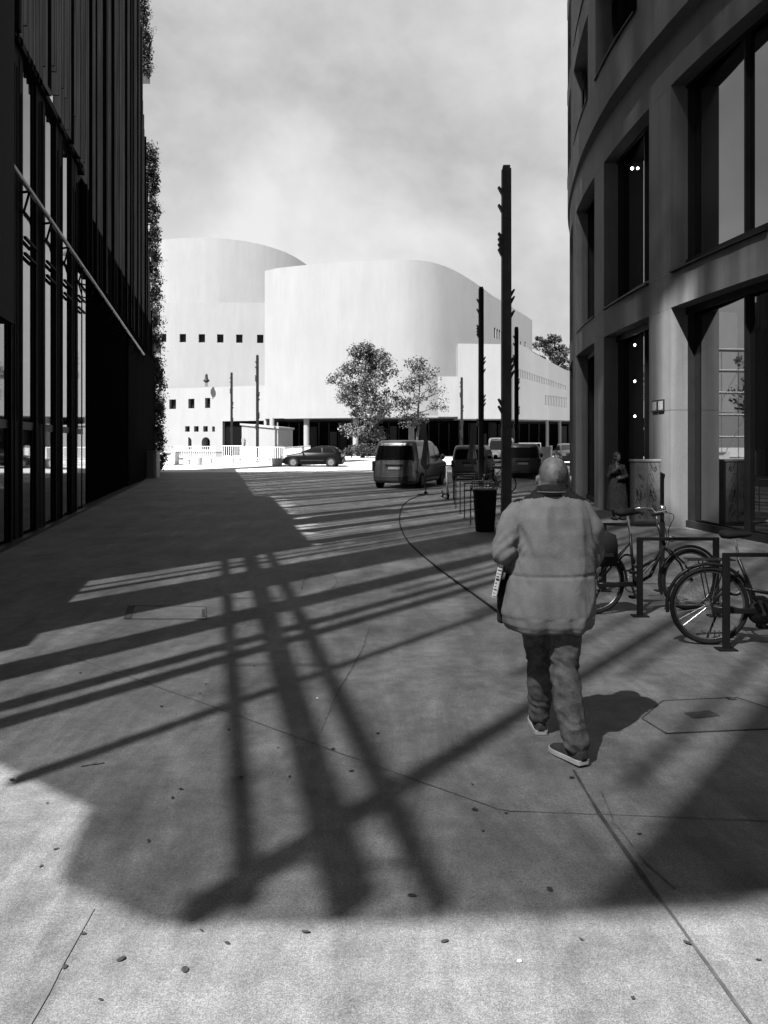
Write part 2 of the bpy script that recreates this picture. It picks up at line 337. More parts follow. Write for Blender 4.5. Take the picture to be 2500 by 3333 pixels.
def shadow_scaffold():  # unseen structure, its parts laid out to cast the wanted ground shadows
    t = thing('scaffold', 'unseen steel scaffold with mesh netting, added to cast the crossed pavement shadows', 'scaffold', (-3.6, 0, 0), math.atan2(.9788, -.2046))
    mb = MB(); mb.add([(s, y, z) for y in (-.02, .05) for s, z in ((-2.42, 8.5), (-2.5, 50), (-5.6, 50), (-5.6, 14))], [(0, 1, 2, 3), (7, 6, 5, 4), (0, 4, 5, 1), (1, 5, 6, 2), (2, 6, 7, 3), (3, 7, 4, 0)]); mb.build('panel', M_dark, t)
    for s0, s1, z0, z1, d in [(5.5, 6.95, 0, 50, .05), (7.5, 7.62, 0, 50, .05), (3.9, 4.46, 0, 50, .05), (3.0, 3.22, 0, 22, .05), (2.58, 2.8, 0, 22, .05), (1.42, 1.54, 4.3, 50, .05), (-.86, -.68, 5.9, 50, .05)]:
        mb = MB(); mb.box(s0, s1, -d / 2, d / 2, z0, z1); mb.build('post', M_dark, t)
    for z, h, sb in [(6.29, .13, -.95), (6.97, .30, -1.42), (7.53, .17, -1.78)]:
        mb = MB(); mb.box(sb, 8.4, -.03, .03, z - h / 2, z + h / 2); mb.build('beam', M_dark, t)
    for s in (-1.05, 2.05, 4.9):
        mb = MB(); mb.bar((s + .45, .0, 6.2), (s - .45, .0, 7.6), .035); mb.build('rung', M_dark, t)
    for s, z in ((7.25, 11), (7.7, 9)):
        mb = MB(); mb.box(s, s + .07, .2, .26, 3.5, 50); mb.build('post', M_dark, t)
    mb = MB(); mb.box(5, 8.39, .0, .3, 0, 3.3); mb.build('shade_board', M_dark, t)
    for s in [x * .93 + .4 for x in range(-6, 9)]:
        mb = MB(); mb.box(s, s + .07, .3, .36, 9.6 + random.uniform(0, 3.), 50); mb.build('standard', M_dark, t)
    # netting: partly transparent sheet, added to half-shade the pavement
    m = bpy.data.materials.new('shade_netting'); m.use_nodes = True; tt = m.node_tree; p = tt.nodes['Principled BSDF']; p.inputs['Base Color'].default_value = (.05,) * 3 + (1,); p.inputs['Roughness'].default_value = 1; p.inputs['Specular IOR Level'].default_value = 0
    tr = tt.nodes.new('ShaderNodeBsdfTransparent'); mx = tt.nodes.new('ShaderNodeMixShader')
    tcn = tt.nodes.new('ShaderNodeTexCoord'); ns = tt.nodes.new('ShaderNodeTexNoise'); ns.inputs['Scale'].default_value = .75; ns.inputs['Detail'].default_value = 3; ns.inputs['Distortion'].default_value = 1.2
    tt.links.new(tcn.outputs['Object'], ns.inputs[0])
    mr = tt.nodes.new('ShaderNodeMapRange'); mr.inputs[1].default_value = .3; mr.inputs[2].default_value = .7; mr.inputs[3].default_value = .66; mr.inputs[4].default_value = .84
    tt.links.new(ns.outputs[0], mr.inputs[0]); tt.links.new(mr.outputs[0], mx.inputs[0])
    tt.links.new(tr.outputs[0], mx.inputs[1]); tt.links.new(p.outputs[0], mx.inputs[2]); tt.links.new(mx.outputs[0], tt.nodes['Material Output'].inputs[0])
    low = [(8.39, 0), (3.5, 0), (2.75, 1.0), (2.35, 3.3), (2.0, 4.0), (.62, 5.15), (0.0, 5.1), (-.76, 5.8), (-1.75, 7.35), (-3.12, 9.6)]
    mb = MB(); n = len(low); y = .06
    mb.add([(s, y, z) for s, z in low] + [(s, y, 23) for s, z in low], [(i, i + 1, n + i + 1, n + i) for i in range(n - 1)])
    for a, b, c, d in ((-3.12, 2.0, 23, 27.5), (3.5, 8.39, 23, 27.5), (-3.12, 8.39, 27.5, 50)):          # opening left so sun reaches the near column
        mb.add([(a, y, c), (b, y, c), (b, y, d), (a, y, d)], [(0, 1, 2, 3)])
    mb.build('netting', m, t, fix=False)
    mb = MB(); mb.add([(-3.12, .2, 27.8), (8.39, .2, 27.8), (8.39, .2, 50), (-3.12, .2, 50)], [(0, 1, 2, 3)]); mb.build('netting', m, t, fix=False)  # second sheet, added to dim the upper facade opposite
shadow_scaffold()

# hedge tiers on the far corner of the left building
def leaves(mb, centre, rad, n, size, seed=0, shell=.35):
    rnd = random.Random(seed)
    for _ in range(n):
        while True:
            p = Vector((rnd.uniform(-1, 1), rnd.uniform(-1, 1), rnd.uniform(-1, 1)))
            if p.length < 1 and p.length > shell * rnd.random(): break
        c = Vector(centre) + Vector((p.x * rad[0], p.y * rad[1], p.z * rad[2]))
        leaf(mb, c, size * rnd.uniform(.6, 1.3), rnd)
def leaf(mb, c, s, rnd):
    a = Vector((rnd.gauss(0, 1), rnd.gauss(0, 1), rnd.gauss(0, 1))).normalized(); b = a.orthogonal().normalized()
    b = (Matrix.Rotation(rnd.uniform(0, 6.28), 3, a) @ b)
    d = a.cross(b)
    b = b * s * .5; d = d * s * .3
    mb.add([c - b, c + d * 1 + a * s * .08, c + b, c - d + a * s * .08], [(0, 1, 2, 3)])
names = ['lowest', 'second', 'third', 'fourth', 'fifth', 'sixth', 'seventh', 'eighth', 'ninth', 'tenth', 'eleventh']
def hedge(i, z, px, w, label):
    Y = 46.4; x = (px - 1250) / F * Y
    t = thing('hedge', label, 'hedge', (x, Y, z), 0, 'hedge tiers up the corner of the dark building')
    rnd = random.Random(i * 13 + 5)
    mb = MB(); mb.box(-.55, .12, -.3, 1.2, 0, .42); mb.box(-.6, .17, -.34, 1.24, .42, .46); mb.build('planter', M_grey_paint, t)
    mb = MB()
    for j in range(34):
        c = Vector((rnd.uniform(-.6, .32), rnd.uniform(-.35, .6), rnd.uniform(.1, 1.85)))
        leaves(mb, c, (.33, .3, .34), 60, .15, i * 100 + j, .1)
    for j in range(26):                                       # trailing twigs
        c = Vector((rnd.uniform(.1, .55) + w, rnd.uniform(-.4, .6), rnd.uniform(.1, 1.9)))
        for q in range(7): leaf(mb, c + Vector((q * .05 * rnd.random(), 0, rnd.uniform(-.12, .16))), .10, rnd)
    mb.build('foliage', M_leaf, t, fix=False)
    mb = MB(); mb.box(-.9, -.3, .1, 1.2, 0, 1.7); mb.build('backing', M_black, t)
for i in range(11):
    z = .35 + 1.72 * i
    hedge(i, z, 505 - 3.1 * max(0, i - 2), .0, names[i] + ' hornbeam hedge tier up the corner of the dark slatted building')
for i, z in enumerate((23.3, 25.0, 26.7)):
    hedge(20 + i, z, 462 - 4 * i, .02, ['lower', 'middle', 'upper'][i] + ' of three hedge tiers at the very top of the dark building, above the gap')

# left cabinet
t = thing('utility_cabinet', 'pale box cabinet at the foot of the hedge on the dark building corner', 'cabinet', (-12.0, 41.2, 0))
mb = MB(); mb.box(-.33, .15, -.25, .4, .03, 1.42); mb.build('body', M_grey_paint, t, bevel=.01)
mb = MB(); mb.box(.17, .34, -.25, .4, .03, 1.42); mb.build('door', mat('lit_side_paint', .2835, .5), t, bevel=.01)  # not a door: paler block painting the lit side face
mb = MB(); mb.box(-.36, .37, -.28, .43, 1.42, 1.47); mb.build('lid', M_grey_paint, t)
mb = MB(); mb.box(-.36, .37, -.28, .43, 0, .03); mb.build('base', M_dark, t)

# ------------------------------------------------------------------ right building (curved precast frame)
CX, CY, RR = 48.98, 20.8, 43.0
def ap(s, d):
    if d < 0: d *= min(1, max(.25, 1 - (s + 1) / 9))
    a = s / RR; r = RR - d; return (CX - r * math.cos(a), CY + r * math.sin(a))
def arcbox(mb, s0, s1, d0, d1, z0, z1, seg=1.2):
    n = max(1, int(math.ceil((s1 - s0) / seg)))
    out = [ap(s0 + (s1 - s0) * i / n, d0) for i in range(n + 1)]; inn = [ap(s0 + (s1 - s0) * i / n, d1) for i in range(n + 1)]
    mb.prism(out[::-1] + inn, z0, z1)
def drips(m, sc_=5, lo=.72):
    t = m.node_tree; p = t.nodes['Principled BSDF']; src = p.inputs['Base Color'].links[0].from_socket
    tcn = t.nodes.new('ShaderNodeTexCoord'); mp_ = t.nodes.new('ShaderNodeMapping'); mp_.inputs['Scale'].default_value = (sc_, sc_, .18); t.links.new(tcn.outputs['Object'], mp_.inputs[0])
    n = t.nodes.new('ShaderNodeTexNoise'); n.inputs['Scale'].default_value = 1; n.inputs['Detail'].default_value = 6; n.inputs['Roughness'].default_value = .7; t.links.new(mp_.outputs[0], n.inputs[0])
    mr = t.nodes.new('ShaderNodeMapRange'); mr.inputs[1].default_value = .38; mr.inputs[2].default_value = .62; mr.inputs[3].default_value = lo; mr.inputs[4].default_value = 1.06; t.links.new(n.outputs[0], mr.inputs[0])
    k = t.nodes.new('ShaderNodeMath'); k.operation = 'MULTIPLY'; t.links.new(src, k.inputs[0]); t.links.new(mr.outputs[0], k.inputs[1]); t.links.new(k.outputs[0], p.inputs['Base Color'])
drips(M_conc, 5, .86); drips(M_white, 1.2, .985)
def right_building():
    ox, oy = ap(-3.7, 0)
    t = thing('concrete_building', 'curved building on the right with deep precast concrete columns, bands and tall dark windows', 'building', (ox, oy, 0))
    def bl(mb, name, m, **k):
        mb.v = [(x - ox, y - oy, z) for x, y, z in mb.v]; return mb.build(name, m, t, **k)
    cols = [-3.7 + 4.65 * k for k in range(-6, 6)]
    for c in cols:
        mb = MB()
        arcbox(mb, c, c + 1.15, 0, .38, 0, 2.505); arcbox(mb, c, c + 1.15, 0, .38, 2.515, 4.695); arcbox(mb, c, c + 1.15, 0, .38, 5.435, 9.455)
        arcbox(mb, c + .01, c + 1.14, .01, .37, 2.505, 2.515); bl(mb, 'column', M_conc)
        mb = MB(); a = c - .02
        for z0, z1 in ((11.65, 14.1), (14.9, 17.4), (18.2, 20.7), (21.5, 24.)): arcbox(mb, a, a + 1.1, -.3, .2, z0 + .003, z1 - .003)
        bl(mb, 'column', M_conc)
        mb = MB(); arcbox(mb, c + .02, c + 1.13, .383, .8, 0, 25); bl(mb, 'jamb', M_dark)
    lo, hi = cols[0], cols[-1] + 1.15
    for z0, z1, d in ((4.70, 5.43, 0), (9.46, 10.5, 0)):
        mb = MB(); arcbox(mb, lo, hi, d, .38, z0, z1); bl(mb, 'band', M_conc)
    for z0, z1 in ((10.5, 11.65), (14.1, 14.9), (17.4, 18.2), (20.7, 21.5), (24, 25.5)):
        mb = MB(); arcbox(mb, lo, hi, -.3, .37, z0 + .002, z1); bl(mb, 'band', M_conc)
    for c in cols:
        for z, d in ((5.43, 0), (11.65, -.3), (14.9, -.3), (18.2, -.3), (21.5, -.3)):
            mb = MB(); arcbox(mb, c + 1.18, c + 4.6, d - .07, d + .5, z + .002, z + .035); bl(mb, 'sill', M_dark)
        for z0, z1 in ((.15, 4.6), (5.72, 9.4), (11.8, 14.1), (15.0, 17.4), (18.3, 20.7)):
            a = c + 1.17
            for b0, b1 in ((a, a + 1.245), (a + 1.305, a + 3.46)):
                mb = MB(); e1 = .395 + .062 * (b1 - b0); mb.prism([ap(b0, .425), ap(b0, .395), ap(b1, e1), ap(b1, e1 + .03)][::-1], z0, z1); bl(mb, 'window', M_glassr)
        mb = MB(); arcbox(mb, c + 2.42, c + 2.47, .38, .50, 0, 25); bl(mb, 'mullion', M_dark)
        mb = MB(); pass
        for q0, q1 in ((0, .15), (4.55, 5.72), (9.4, 11.8)): mb = MB(); arcbox(mb, c + 1.16, c + 4.64, .33, .384, q0, q1); bl(mb, 'spandrel', M_dark)
    mb = MB(); arcbox(mb, lo, hi, .92, 9, 0, 25.4, 3); bl(mb, 'wall', M_black)
    # number plates on the near column
    for i in (0, 1):
        mb = MB(); a = -3.7 + .30 + i * .33; arcbox(mb, a, a + .29, -.03, -.002, 2.5, 2.76); f = bl(mb, 'plaque', M_dark)
        mb = MB(); arcbox(mb, a + .035, a + .255, -.036, -.03, 2.535, 2.725); mb.v = [(x - ox, y - oy, z) for x, y, z in mb.v]; mb.build('plaque_face', mat('plaque_face', .1701, .5, amp=.5, scale=30), f)
    return t
right_building()
def rear_block():  # unseen mass added to cut sky light in the street
    t = thing('sky_blocker', 'dark unseen block added behind the camera to hold back sky light', 'building', (20, -26, 0))
    mb = MB(); mb.box(-24, 45, -20, 0, 0, 45); mb.build('wall', mat('rear_wall', .0283, .8), t)
    for z in range(0, 14):
        mb = MB(); mb.box(-23, 44, 0, .03, z * 3.2 + 1, z * 3.2 + 2.8); mb.build('window_band', M_glassr, t)
rear_block()
def wall_lamp(px, Y, py, n):
    p = at(px, Y, py=py)
    t = thing('wall_lamp', n, 'lamp', p, 0, 'lit globe lamps in the window bay')
    mb = MB(); mb.ell((0, 0, 0), (.035, .035, .035)); mb.build('globe', M_lamp, t, smooth=True)
    mb = MB(); mb.tube([(0, 0, 0), (.03, .05, 0)], .012); mb.build('arm', M_dark, t)
for px, py, n in ((2068, 1123, 'small faint globe lamp, upper of three at street level beside the near column'), (2068, 1241, 'bright globe lamp, middle of three beside the near concrete column'), (2068, 1355, 'bright globe lamp, lowest of three beside the near concrete column'), (2058, 548, 'single lit globe lamp high in the upper window bay of the concrete building')):
    wall_lamp(px, 20.52, py, n)

# ------------------------------------------------------------------ white theatre
def spline(pts, k=6):
    P = [Vector(p) for p in pts]; P = [2 * P[0] - P[1]] + P + [2 * P[-1] - P[-2]]; out = []
    for i in range(1, len(P) - 2):
        for j in range(k):
            t = j / k; a, b, c, d = P[i - 1], P[i], P[i + 1], P[i + 2]
            out.append(.5 * ((2 * b) + (c - a) * t + (2 * a - 5 * b + 4 * c - d) * t * t + (3 * b - a - 3 * c + d) * t ** 3))
    out.append(P[-2]); return out
class Path:
    def __init__(s, pts):
        s.p = [Vector((q[0], q[1])) for q in pts]; s.u = [0]
        for a, b in zip(s.p, s.p[1:]): s.u.append(s.u[-1] + (b - a).length)
    def P(s, u):
        for i in range(len(s.u) - 1):
            if u <= s.u[i + 1] + 1e-9 or i == len(s.u) - 2:
                t = (u - s.u[i]) / (s.u[i + 1] - s.u[i]); return s.p[i].lerp(s.p[i + 1], t), (s.p[i + 1] - s.p[i]).normalized()
    def at_px(s, px):                                   # u where the path crosses a photo column
        k = (px - 1250) / F
        for i in range(len(s.p) - 1):
            f0 = s.p[i].x - k * s.p[i].y; f1 = s.p[i + 1].x - k * s.p[i + 1].y
            if f0 * f1 <= 0: return s.u[i] + (s.u[i + 1] - s.u[i]) * (f0 / (f0 - f1) if f0 != f1 else 0)
        return None
def wallmesh(path, z0, z1, holes, depth=.5, tops=None):
    """path runs left to right as seen from outside; inward is to its left. holes: (u0,u1,za,zb)"""
    mb = MB(); us = sorted(set([round(u, 4) for u in path.u] + [round(x, 4) for h in holes for x in h[:2]])); zs = sorted(set([z0, z1] + [x for h in holes for x in h[2:4]]))
    us = sorted(set(min(max(u, 0), path.u[-1]) for u in us)); zs = [z for z in zs if z0 <= z <= z1]
    for i in range(len(us) - 1):
        a, _ = path.P(us[i]); b, _ = path.P(us[i + 1]); um = (us[i] + us[i + 1]) / 2; ta = tops(a) if tops else z1; tb = tops(b) if tops else z1
        for j in range(len(zs) - 1):
            zm = (zs[j] + zs[j + 1]) / 2
            if any(h[0] < um < h[1] and h[2] < zm < h[3] for h in holes): continue
            last = j == len(zs) - 2; mb.add([(a.x, a.y, zs[j]), (b.x, b.y, zs[j]), (b.x, b.y, tb if last else zs[j + 1]), (a.x, a.y, ta if last else zs[j + 1])], [(0, 1, 2, 3)])
    panes = []
    for h in holes:
        a, d = path.P(h[0]); b, _ = path.P(h[1]); n = Vector((-d.y, d.x)) * (h[4] if len(h) > 4 else depth); c, e = a + n, b + n
        A, B, C_, E_ = [(q.x, q.y) for q in (a, b, e, c)]
        mb.add([(*A, h[2]), (*B, h[2]), (*C_, h[2]), (*E_, h[2]), (*A, h[3]), (*B, h[3]), (*C_, h[3]), (*E_, h[3])], [(0, 3, 7, 4), (1, 5, 6, 2), (0, 1, 2, 3), (4, 7, 6, 5)])
        pm = MB(); pm.add([(*E_, h[2]), (*C_, h[2]), (*C_, h[3]), (*E_, h[3])], [(0, 1, 2, 3)]); panes.append(pm)
    return mb, panes
def cap(mb, path, z, back, tops=None):
    pts = [(p.x, p.y, tops(p) if tops else z) for p in path.p]; n = len(pts); bk = [(p.x, back, tops(p) if tops else z) for p in path.p]
    mb.add(pts + bk, [(i, i + 1, n + i + 1, n + i) for i in range(n - 1)])
def lerp2(tab, x):
    if x <= tab[0][0]: return tab[0][1]
    for a, b in zip(tab, tab[1:]):
        if x <= b[0]: return a[1] + (b[1] - a[1]) * (x - a[0]) / (b[0] - a[0])
    return tab[-1][1]
def theatre():
    t = thing('theatre', 'large white theatre of curved windowless walls over a dark recessed ground floor', 'theatre', (0, 80, .62))
    o3 = Vector((0, 80, .62))
    def bl(mb, name, m, **k):
        mb.v = [(x, y - 80, z - .62) for x, y, z in mb.v]; return mb.build(name, m, t, **k)
    def volume(pts, z0, z1, holes=(), back=125, depth=.5, m=M_white, name='wall', ytab=None, smooth=False):
        tops = None
        if ytab:
            def tops(q):
                px = 1250 + F * q.x / q.y; y = lerp2(ytab, px); return CAMH - (y - 1450) / F * q.y
        p = Path(pts); hs = [h if not callable(h) else h(p) for h in holes]
        mb, panes = wallmesh(p, z0, z1, hs, depth, tops); cap(mb, p, z1, back, tops); cap(mb, p, z0, back)
        a, b = p.p[0], p.p[-1]; za, zb_ = (tops(a), tops(b)) if tops else (z1, z1)
        mb.add([(a.x, a.y, z0), (a.x, back, z0), (a.x, back, za), (a.x, a.y, za)], [(0, 1, 2, 3)])
        mb.add([(b.x, b.y, z0), (b.x, back, z0), (b.x, back, zb_), (b.x, b.y, zb_)], [(3, 2, 1, 0)])
        wo = bl(mb, name, m, fix=False)
        for q, h in zip(panes, hs): bl(q, 'passage' if len(h) > 4 and h[4] < .5 else 'window', M_black if len(h) > 4 else M_pane, fix=False)
        return p, wo
    def win(px, w, py0, py1):
        def f(p):
            u0 = p.at_px(px - w / 2); u1 = p.at_px(px + w / 2); D = p.P((u0 + u1) / 2)[0].y
            return (u0, u1, CAMH - (py1 - 1450) / F * D, CAMH - (py0 - 1450) / F * D)
        return f
    # rear round tower
    volume(spline([(-44, 112), (-35, 104.5), (-28.3, 101.6), (-22.4, 100.8), (-17.5, 101.3), (-13.8, 102.3), (-10.4, 104.2), (-6, 108)], 14), 12, 20, back=130, ytab=[(300, 812), (400, 797), (526, 780), (600, 774), (671, 773), (740, 777), (807, 786), (860, 798), (897, 809), (930, 821), (960, 836), (985, 852), (1000, 863), (1100, 950)])
    # middle tier with the row of square windows
    volume(spline([(-40, 98), (-33, 96), (-27, 95), (-20, 94.6), (-11, 95)]), 6, 18.7, [win(x, 21, 1086 + .01 * (x - 520), 1113 + .01 * (x - 520)) for x in (531, 595, 657, 717, 779, 847)], back=112)
    # lower left tier
    def passage(p): return (p.at_px(724), p.u[-1] - .3, .62, 4.42, .45)  # shallow hole; its black pane paints the deep shade inside
    def arch(px, w):
        def f(p): h = win(px, w, 1423, 1462)(p); return (h[0], h[1], h[2], h[3], 1.2)
        return f
    low_pts = spline([(-27, 91), (-22, 89.6), (-18, 88), (-15.5, 86.8), (-12.6, 85.5)])
    pl, _ = volume(low_pts, .62, 8.2, [win(562, 22, 1300, 1331), win(623, 20, 1298, 1329), win(676, 17, 1295, 1328), win(610, 15, 1387, 1405), win(639, 15, 1387, 1405), win(669, 15, 1387, 1405), win(695, 9, 1388, 1405),
                              arch(618, 11), arch(670, 27), passage], back=94)
    # arch heads for the two openings
    for px, w, half in ((670, 27, False), (618, 11, True)):
        h = win(px, w, 1423, 1462)(pl); a, d = pl.P(h[0]); b, _ = pl.P(h[1]); W = (b - a).length; r = W / (1 if half else 2); zt = h[3] + .002
        n = Vector((d.y, -d.x)) * .003
        for side in ((0,) if half else (0, 1)):
            mb = MB(); pts = []
            for k in range(9):
                th = math.pi / 2 * k / 8
                xx = (W - r * math.cos(th)) if side == 0 and half else (W / 2 - r * math.cos(th) if side == 0 else W / 2 + r * math.cos(th))
                pts.append((xx, zt - r + r * math.sin(th)))
            cx_ = 0 if side == 0 else W
            if half: pts = [(W - x_ + 0, z_) for x_, z_ in pts]; cx_ = W
            P3 = []
            for xx, z in [(cx_, zt)] + pts: q = a + d * xx + n; P3.append((q.x, q.y, z))
            mb.add(P3, [(0, i, i + 1) for i in range(1, len(P3) - 1)]); bl(mb, 'arch_head', M_white, fix=False)
    # main auditorium wall
    def slot(px, w, py0, py1): return win(px, w, py0, py1)
    Bp = [(-12.75, 85.4), (-10.6, 83.6), (-7.9, 82.3), (-3.5, 81), (1.5, 80), (4.4, 80.3), (6.8, 81.4), (9.4, 83.0), (12.6, 85.2), (16.3, 87.8)]
    sl0 = [slot(x, 5, 1066 + (x - 1610) * .5, 1100 + (x - 1610) * .3) for x in (1611, 1619, 1626, 1633)] + [slot(x, 4, 1112, 1142) for x in (1695, 1710)]
    volume(spline(Bp, 14), 4.6, 15.2, sl0, back=125, depth=.6, ytab=[(862, 882), (900, 873), (950, 867), (1000, 862), (1080, 855), (1150, 851), (1225, 847), (1300, 845), (1345, 846), (1390, 850), (1420, 857), (1450, 867), (1480, 880), (1510, 897), (1540, 916), (1570, 937), (1600, 960), (1660, 996), (1712, 1028), (1800, 1090)])
    # lower slabs in front
    volume(spline([(-10.4, 83.3), (-7.7, 82.0), (-3.4, 80.75), (1.5, 79.8), (5.4, 79.75)], 4), 4.55, 4.75, back=90)
    volume([(5.4, 79.6), (7.35, 79.5)], 4.62, 8.62, back=90)
    fl = [(7.35, 79.35), (11.6, 79.35), (12.5, 79.9), (13.0, 80.4), (14.2, 81.1), (17.0, 82.6), (19.2, 84), (24, 87.2)]
    rows = [slot(1690 + 5.6 * i, 2.6, 1201 + 54 * (i / 27), 1228 + 41 * (i / 27)) for i in range(28)] + [slot(1776 + 5.2 * i, 2.6, 1286 + 9 * (i / 14), 1319 + 9 * i / 14) for i in range(14)]
    volume(fl, 4.40, 10.0, rows, back=125, depth=.4, ytab=[(1480, 1118), (1690, 1121), (1717, 1132), (1740, 1150), (1845, 1206), (1900, 1235)])
    # undercroft: dark glazed recess, mullions, round columns
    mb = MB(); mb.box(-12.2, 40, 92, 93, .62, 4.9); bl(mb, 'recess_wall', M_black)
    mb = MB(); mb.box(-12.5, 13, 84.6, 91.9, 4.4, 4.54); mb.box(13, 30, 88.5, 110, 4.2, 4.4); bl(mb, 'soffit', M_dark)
    rnd = random.Random(3)
    for i in range(30):
        x = -11 + i * 1.15; h = rnd.uniform(2, 3.6)
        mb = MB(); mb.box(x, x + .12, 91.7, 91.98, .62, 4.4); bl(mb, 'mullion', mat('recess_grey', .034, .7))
        if rnd.random() < .5:
            mb = MB(); mb.box(x + .2, x + .95, 91.8, 91.95, .9, .9 + h); bl(mb, 'door_panel', mat('panel_grey' + str(i % 3), (.03, .05, .02)[i % 3], .4))
    for px, Y, r in ((886, 84.5, .27), (998, 83, .30), (1158, 82, .30), (1339, 81.5, .30), (1781, 84.5, .16), (1822, 87, .18), (1500, 84, .2)):
        p = at(px, Y); mb = MB(); mb.lathe([(r * .9, .62), (r, .7), (r, 4.64), (r * .98, 4.66)], (p.x, p.y, 0), 16); bl(mb, 'column', M_white if px != 1500 else mat('recess_grey', .034))
    return t
theatre()
# small objects near theatre
def ornament():
    p = at(672, 87.6, 8.2); t = thing('ornament', 'small dark lantern-shaped ornament on thin legs on the white lower roof', 'ornament', p)
    mb = MB(); mb.lathe([(.02, 1.42), (.12, 1.36), (.16, 1.2), (.14, 1.02), (.2, .9), (.22, .8), (.34, .7), (.36, .6), (.2, .52), (.12, .45)][::-1], n=12); mb.build('lantern', M_dark, t, smooth=True)
    for a in (-.14, 0, .14):
        mb = MB(); mb.bar((a, 0, 0), (a, 0, .5), .05); mb.build('leg', M_dark, t)
ornament()
def kiosk():
    p = at(905, 64); t = thing('kiosk', 'white windowless site kiosk with sloping flat roof beside the dark passage', 'kiosk', (0, 0, 0))
    a, b, c = at(787, 66.5), at(905, 63.5), at(953, 66.5); d = Vector((a.x + (c.x - b.x), a.y + (c.y - b.y) + 1, 0))
    mb = MB(); n = [(a.x, a.y), (b.x, b.y), (c.x, c.y), (d.x, d.y)]
    zt = [CAMH - (1384 - 1450) / F * a.y, CAMH - (1396 - 1450) / F * b.y, CAMH - (1399 - 1450) / F * c.y, 3.45]
    mb.add([(x, y, .4) for x, y in n] + [(x, y, z) for (x, y), z in zip(n, zt)], [(0, 1, 5, 4), (1, 2, 6, 5), (2, 3, 7, 6), (3, 0, 4, 7), (4, 5, 6, 7)])
    mb.build('wall', M_white, t)
    cx = sum(q[0] for q in n) / 4; cy = sum(q[1] for q in n) / 4
    nn = [(cx + (x - cx) * 1.07, cy + (y - cy) * 1.07) for x, y in n]
    mb = MB(); mb.add([(x, y, z + .01) for (x, y), z in zip(nn, zt)] + [(x, y, z + .16) for (x, y), z in zip(nn, zt)], [(0, 1, 5, 4), (1, 2, 6, 5), (2, 3, 7, 6), (3, 0, 4, 7), (4, 5, 6, 7), (3, 2, 1, 0)])
    mb.build('roof', mat('roof_grey', .1701, .7), t)
    q = at(792, 66.3); mb = MB(); mb.box(q.x - .12, q.x + .14, q.y - .25, q.y - .13, 2.0, 2.35); mb.build('sign', M_grey_paint, t)
    t.location = (0, 0, 0)
kiosk()

# railings, benches, planters on the plaza
def railing(x0, Y0, x1, Y1, h, label, tone=.55, gap=.16):
    a, b = Vector((x0, Y0, zg(Y0))), Vector((x1, Y1, zg(Y1))); t = thing('railing', label, 'railing', a)
    L = (b - a).length; n = int(L / gap); m = mat('rail_%02d' % int(tone * 100), tone, .5)
    mb = MB(); mb.bar((0, 0, h), b - a + Vector((0, 0, h)), .05); mb.build('top_rail', m, t)
    mb = MB(); mb.bar((0, 0, .15), b - a + Vector((0, 0, .15)), .04); mb.build('bottom_rail', m, t)
    mb = MB()
    for i in range(n + 1):
        q = (b - a) * (i / n); mb.bar(q + Vector((0, 0, 0 if i % 12 == 0 else .15)), q + Vector((0, 0, h)), .03 if i % 12 else .06)
    mb.build('balusters', m, t)
def wx(px, Y): return (px - 1250) / F * Y
railing(wx(725, 72), 72, wx(787, 72), 72, 1.1, 'white railing across the dark passage, left of the kiosk', .6)
railing(wx(560, 69), 69, wx(700, 69), 69, 1.05, 'pale plaza railing between the dark building and the passage', .45)
railing(wx(785, 61), 61, wx(925, 61), 61, 1.15, 'white barrier railing in front of the kiosk', .6)
railing(wx(925, 62), 62, wx(1010, 68), 68, 1.1, 'white railing running back behind the black hatchback', .6)
railing(wx(1305, 76), 76, wx(1390, 76), 76, 1.6, 'white slatted railing on the theatre terrace above the nearest van', .65, .2)
railing(wx(1620, 78), 78, wx(1760, 74), 74, 1.35, 'thin grey railing behind the right-hand vans', .2, .5)
def bench(px0, px1, Y, label, h=.5):
    x0, x1 = wx(px0, Y), wx(px1, Y); t = thing('bench', label, 'bench', ((x0 + x1) / 2, Y, zg(Y)), 0, 'white plaza benches'); L = x1 - x0; m = M_white_paint
    mb = MB(); mb.box(-L / 2, L / 2, -.25, .25, h - .1, h); mb.build('seat', m, t, bevel=.01)
    for x in (-L / 2 + .15, L / 2 - .15):
        mb = MB(); mb.box(x - .05, x + .05, -.2, .2, 0, h - .1); mb.build('leg', m, t)
bench(572, 622, 58.5, 'short white bench between the two leftmost white planters', .42)
bench(680, 765, 59, 'white plaza bench right of the middle planter', .48)
bench(775, 885, 58, 'longest white plaza bench, in front of the kiosk', .5)
def planter(px, w, Y, h, label):
    t = thing('planter', label, 'planter', (wx(px, Y), Y, zg(Y)), 0, 'white plaza planters'); a = w / F * Y / 2
    mb = MB(); mb.lathe([(a * 1.1, 0), (a * 1.25, .05), (a * 1.4, h), (a * 1.28, h), (a * 1.25, h - .05)], n=4 if w > 40 else 16); mb.build('tub', M_white_paint, t)
    mb = MB(); mb.lathe([(a * 1.2, h - .07), (a * 1.2, h - .06)], n=12); mb.build('soil', M_bark, t)
    t.rotation_euler = (0, 0, R(45))
planter(548, 60, 57.5, .95, 'largest white planter block beside the dark building hedge')
planter(641, 26, 57.5, .52, 'small white planter tub in the middle of the benches')
planter(902, 26, 56.5, .52, 'small white planter tub in front of the black hatchback')
# low slabs / stage material left (pale terrace wall)
t = thing('terrace_wall', 'low pale stone terrace wall below the arched windows', 'wall', (wx(560, 74), 74, .62))
mb = MB(); L = wx(725, 74) - wx(560, 74); mb.box(0, L, 0, .6, 0, .5); mb.build('wall', M_white2, t)
mb = MB(); mb.box(-.05, L + .05, -.05, .65, .5, .6); mb.build('coping', M_white, t)

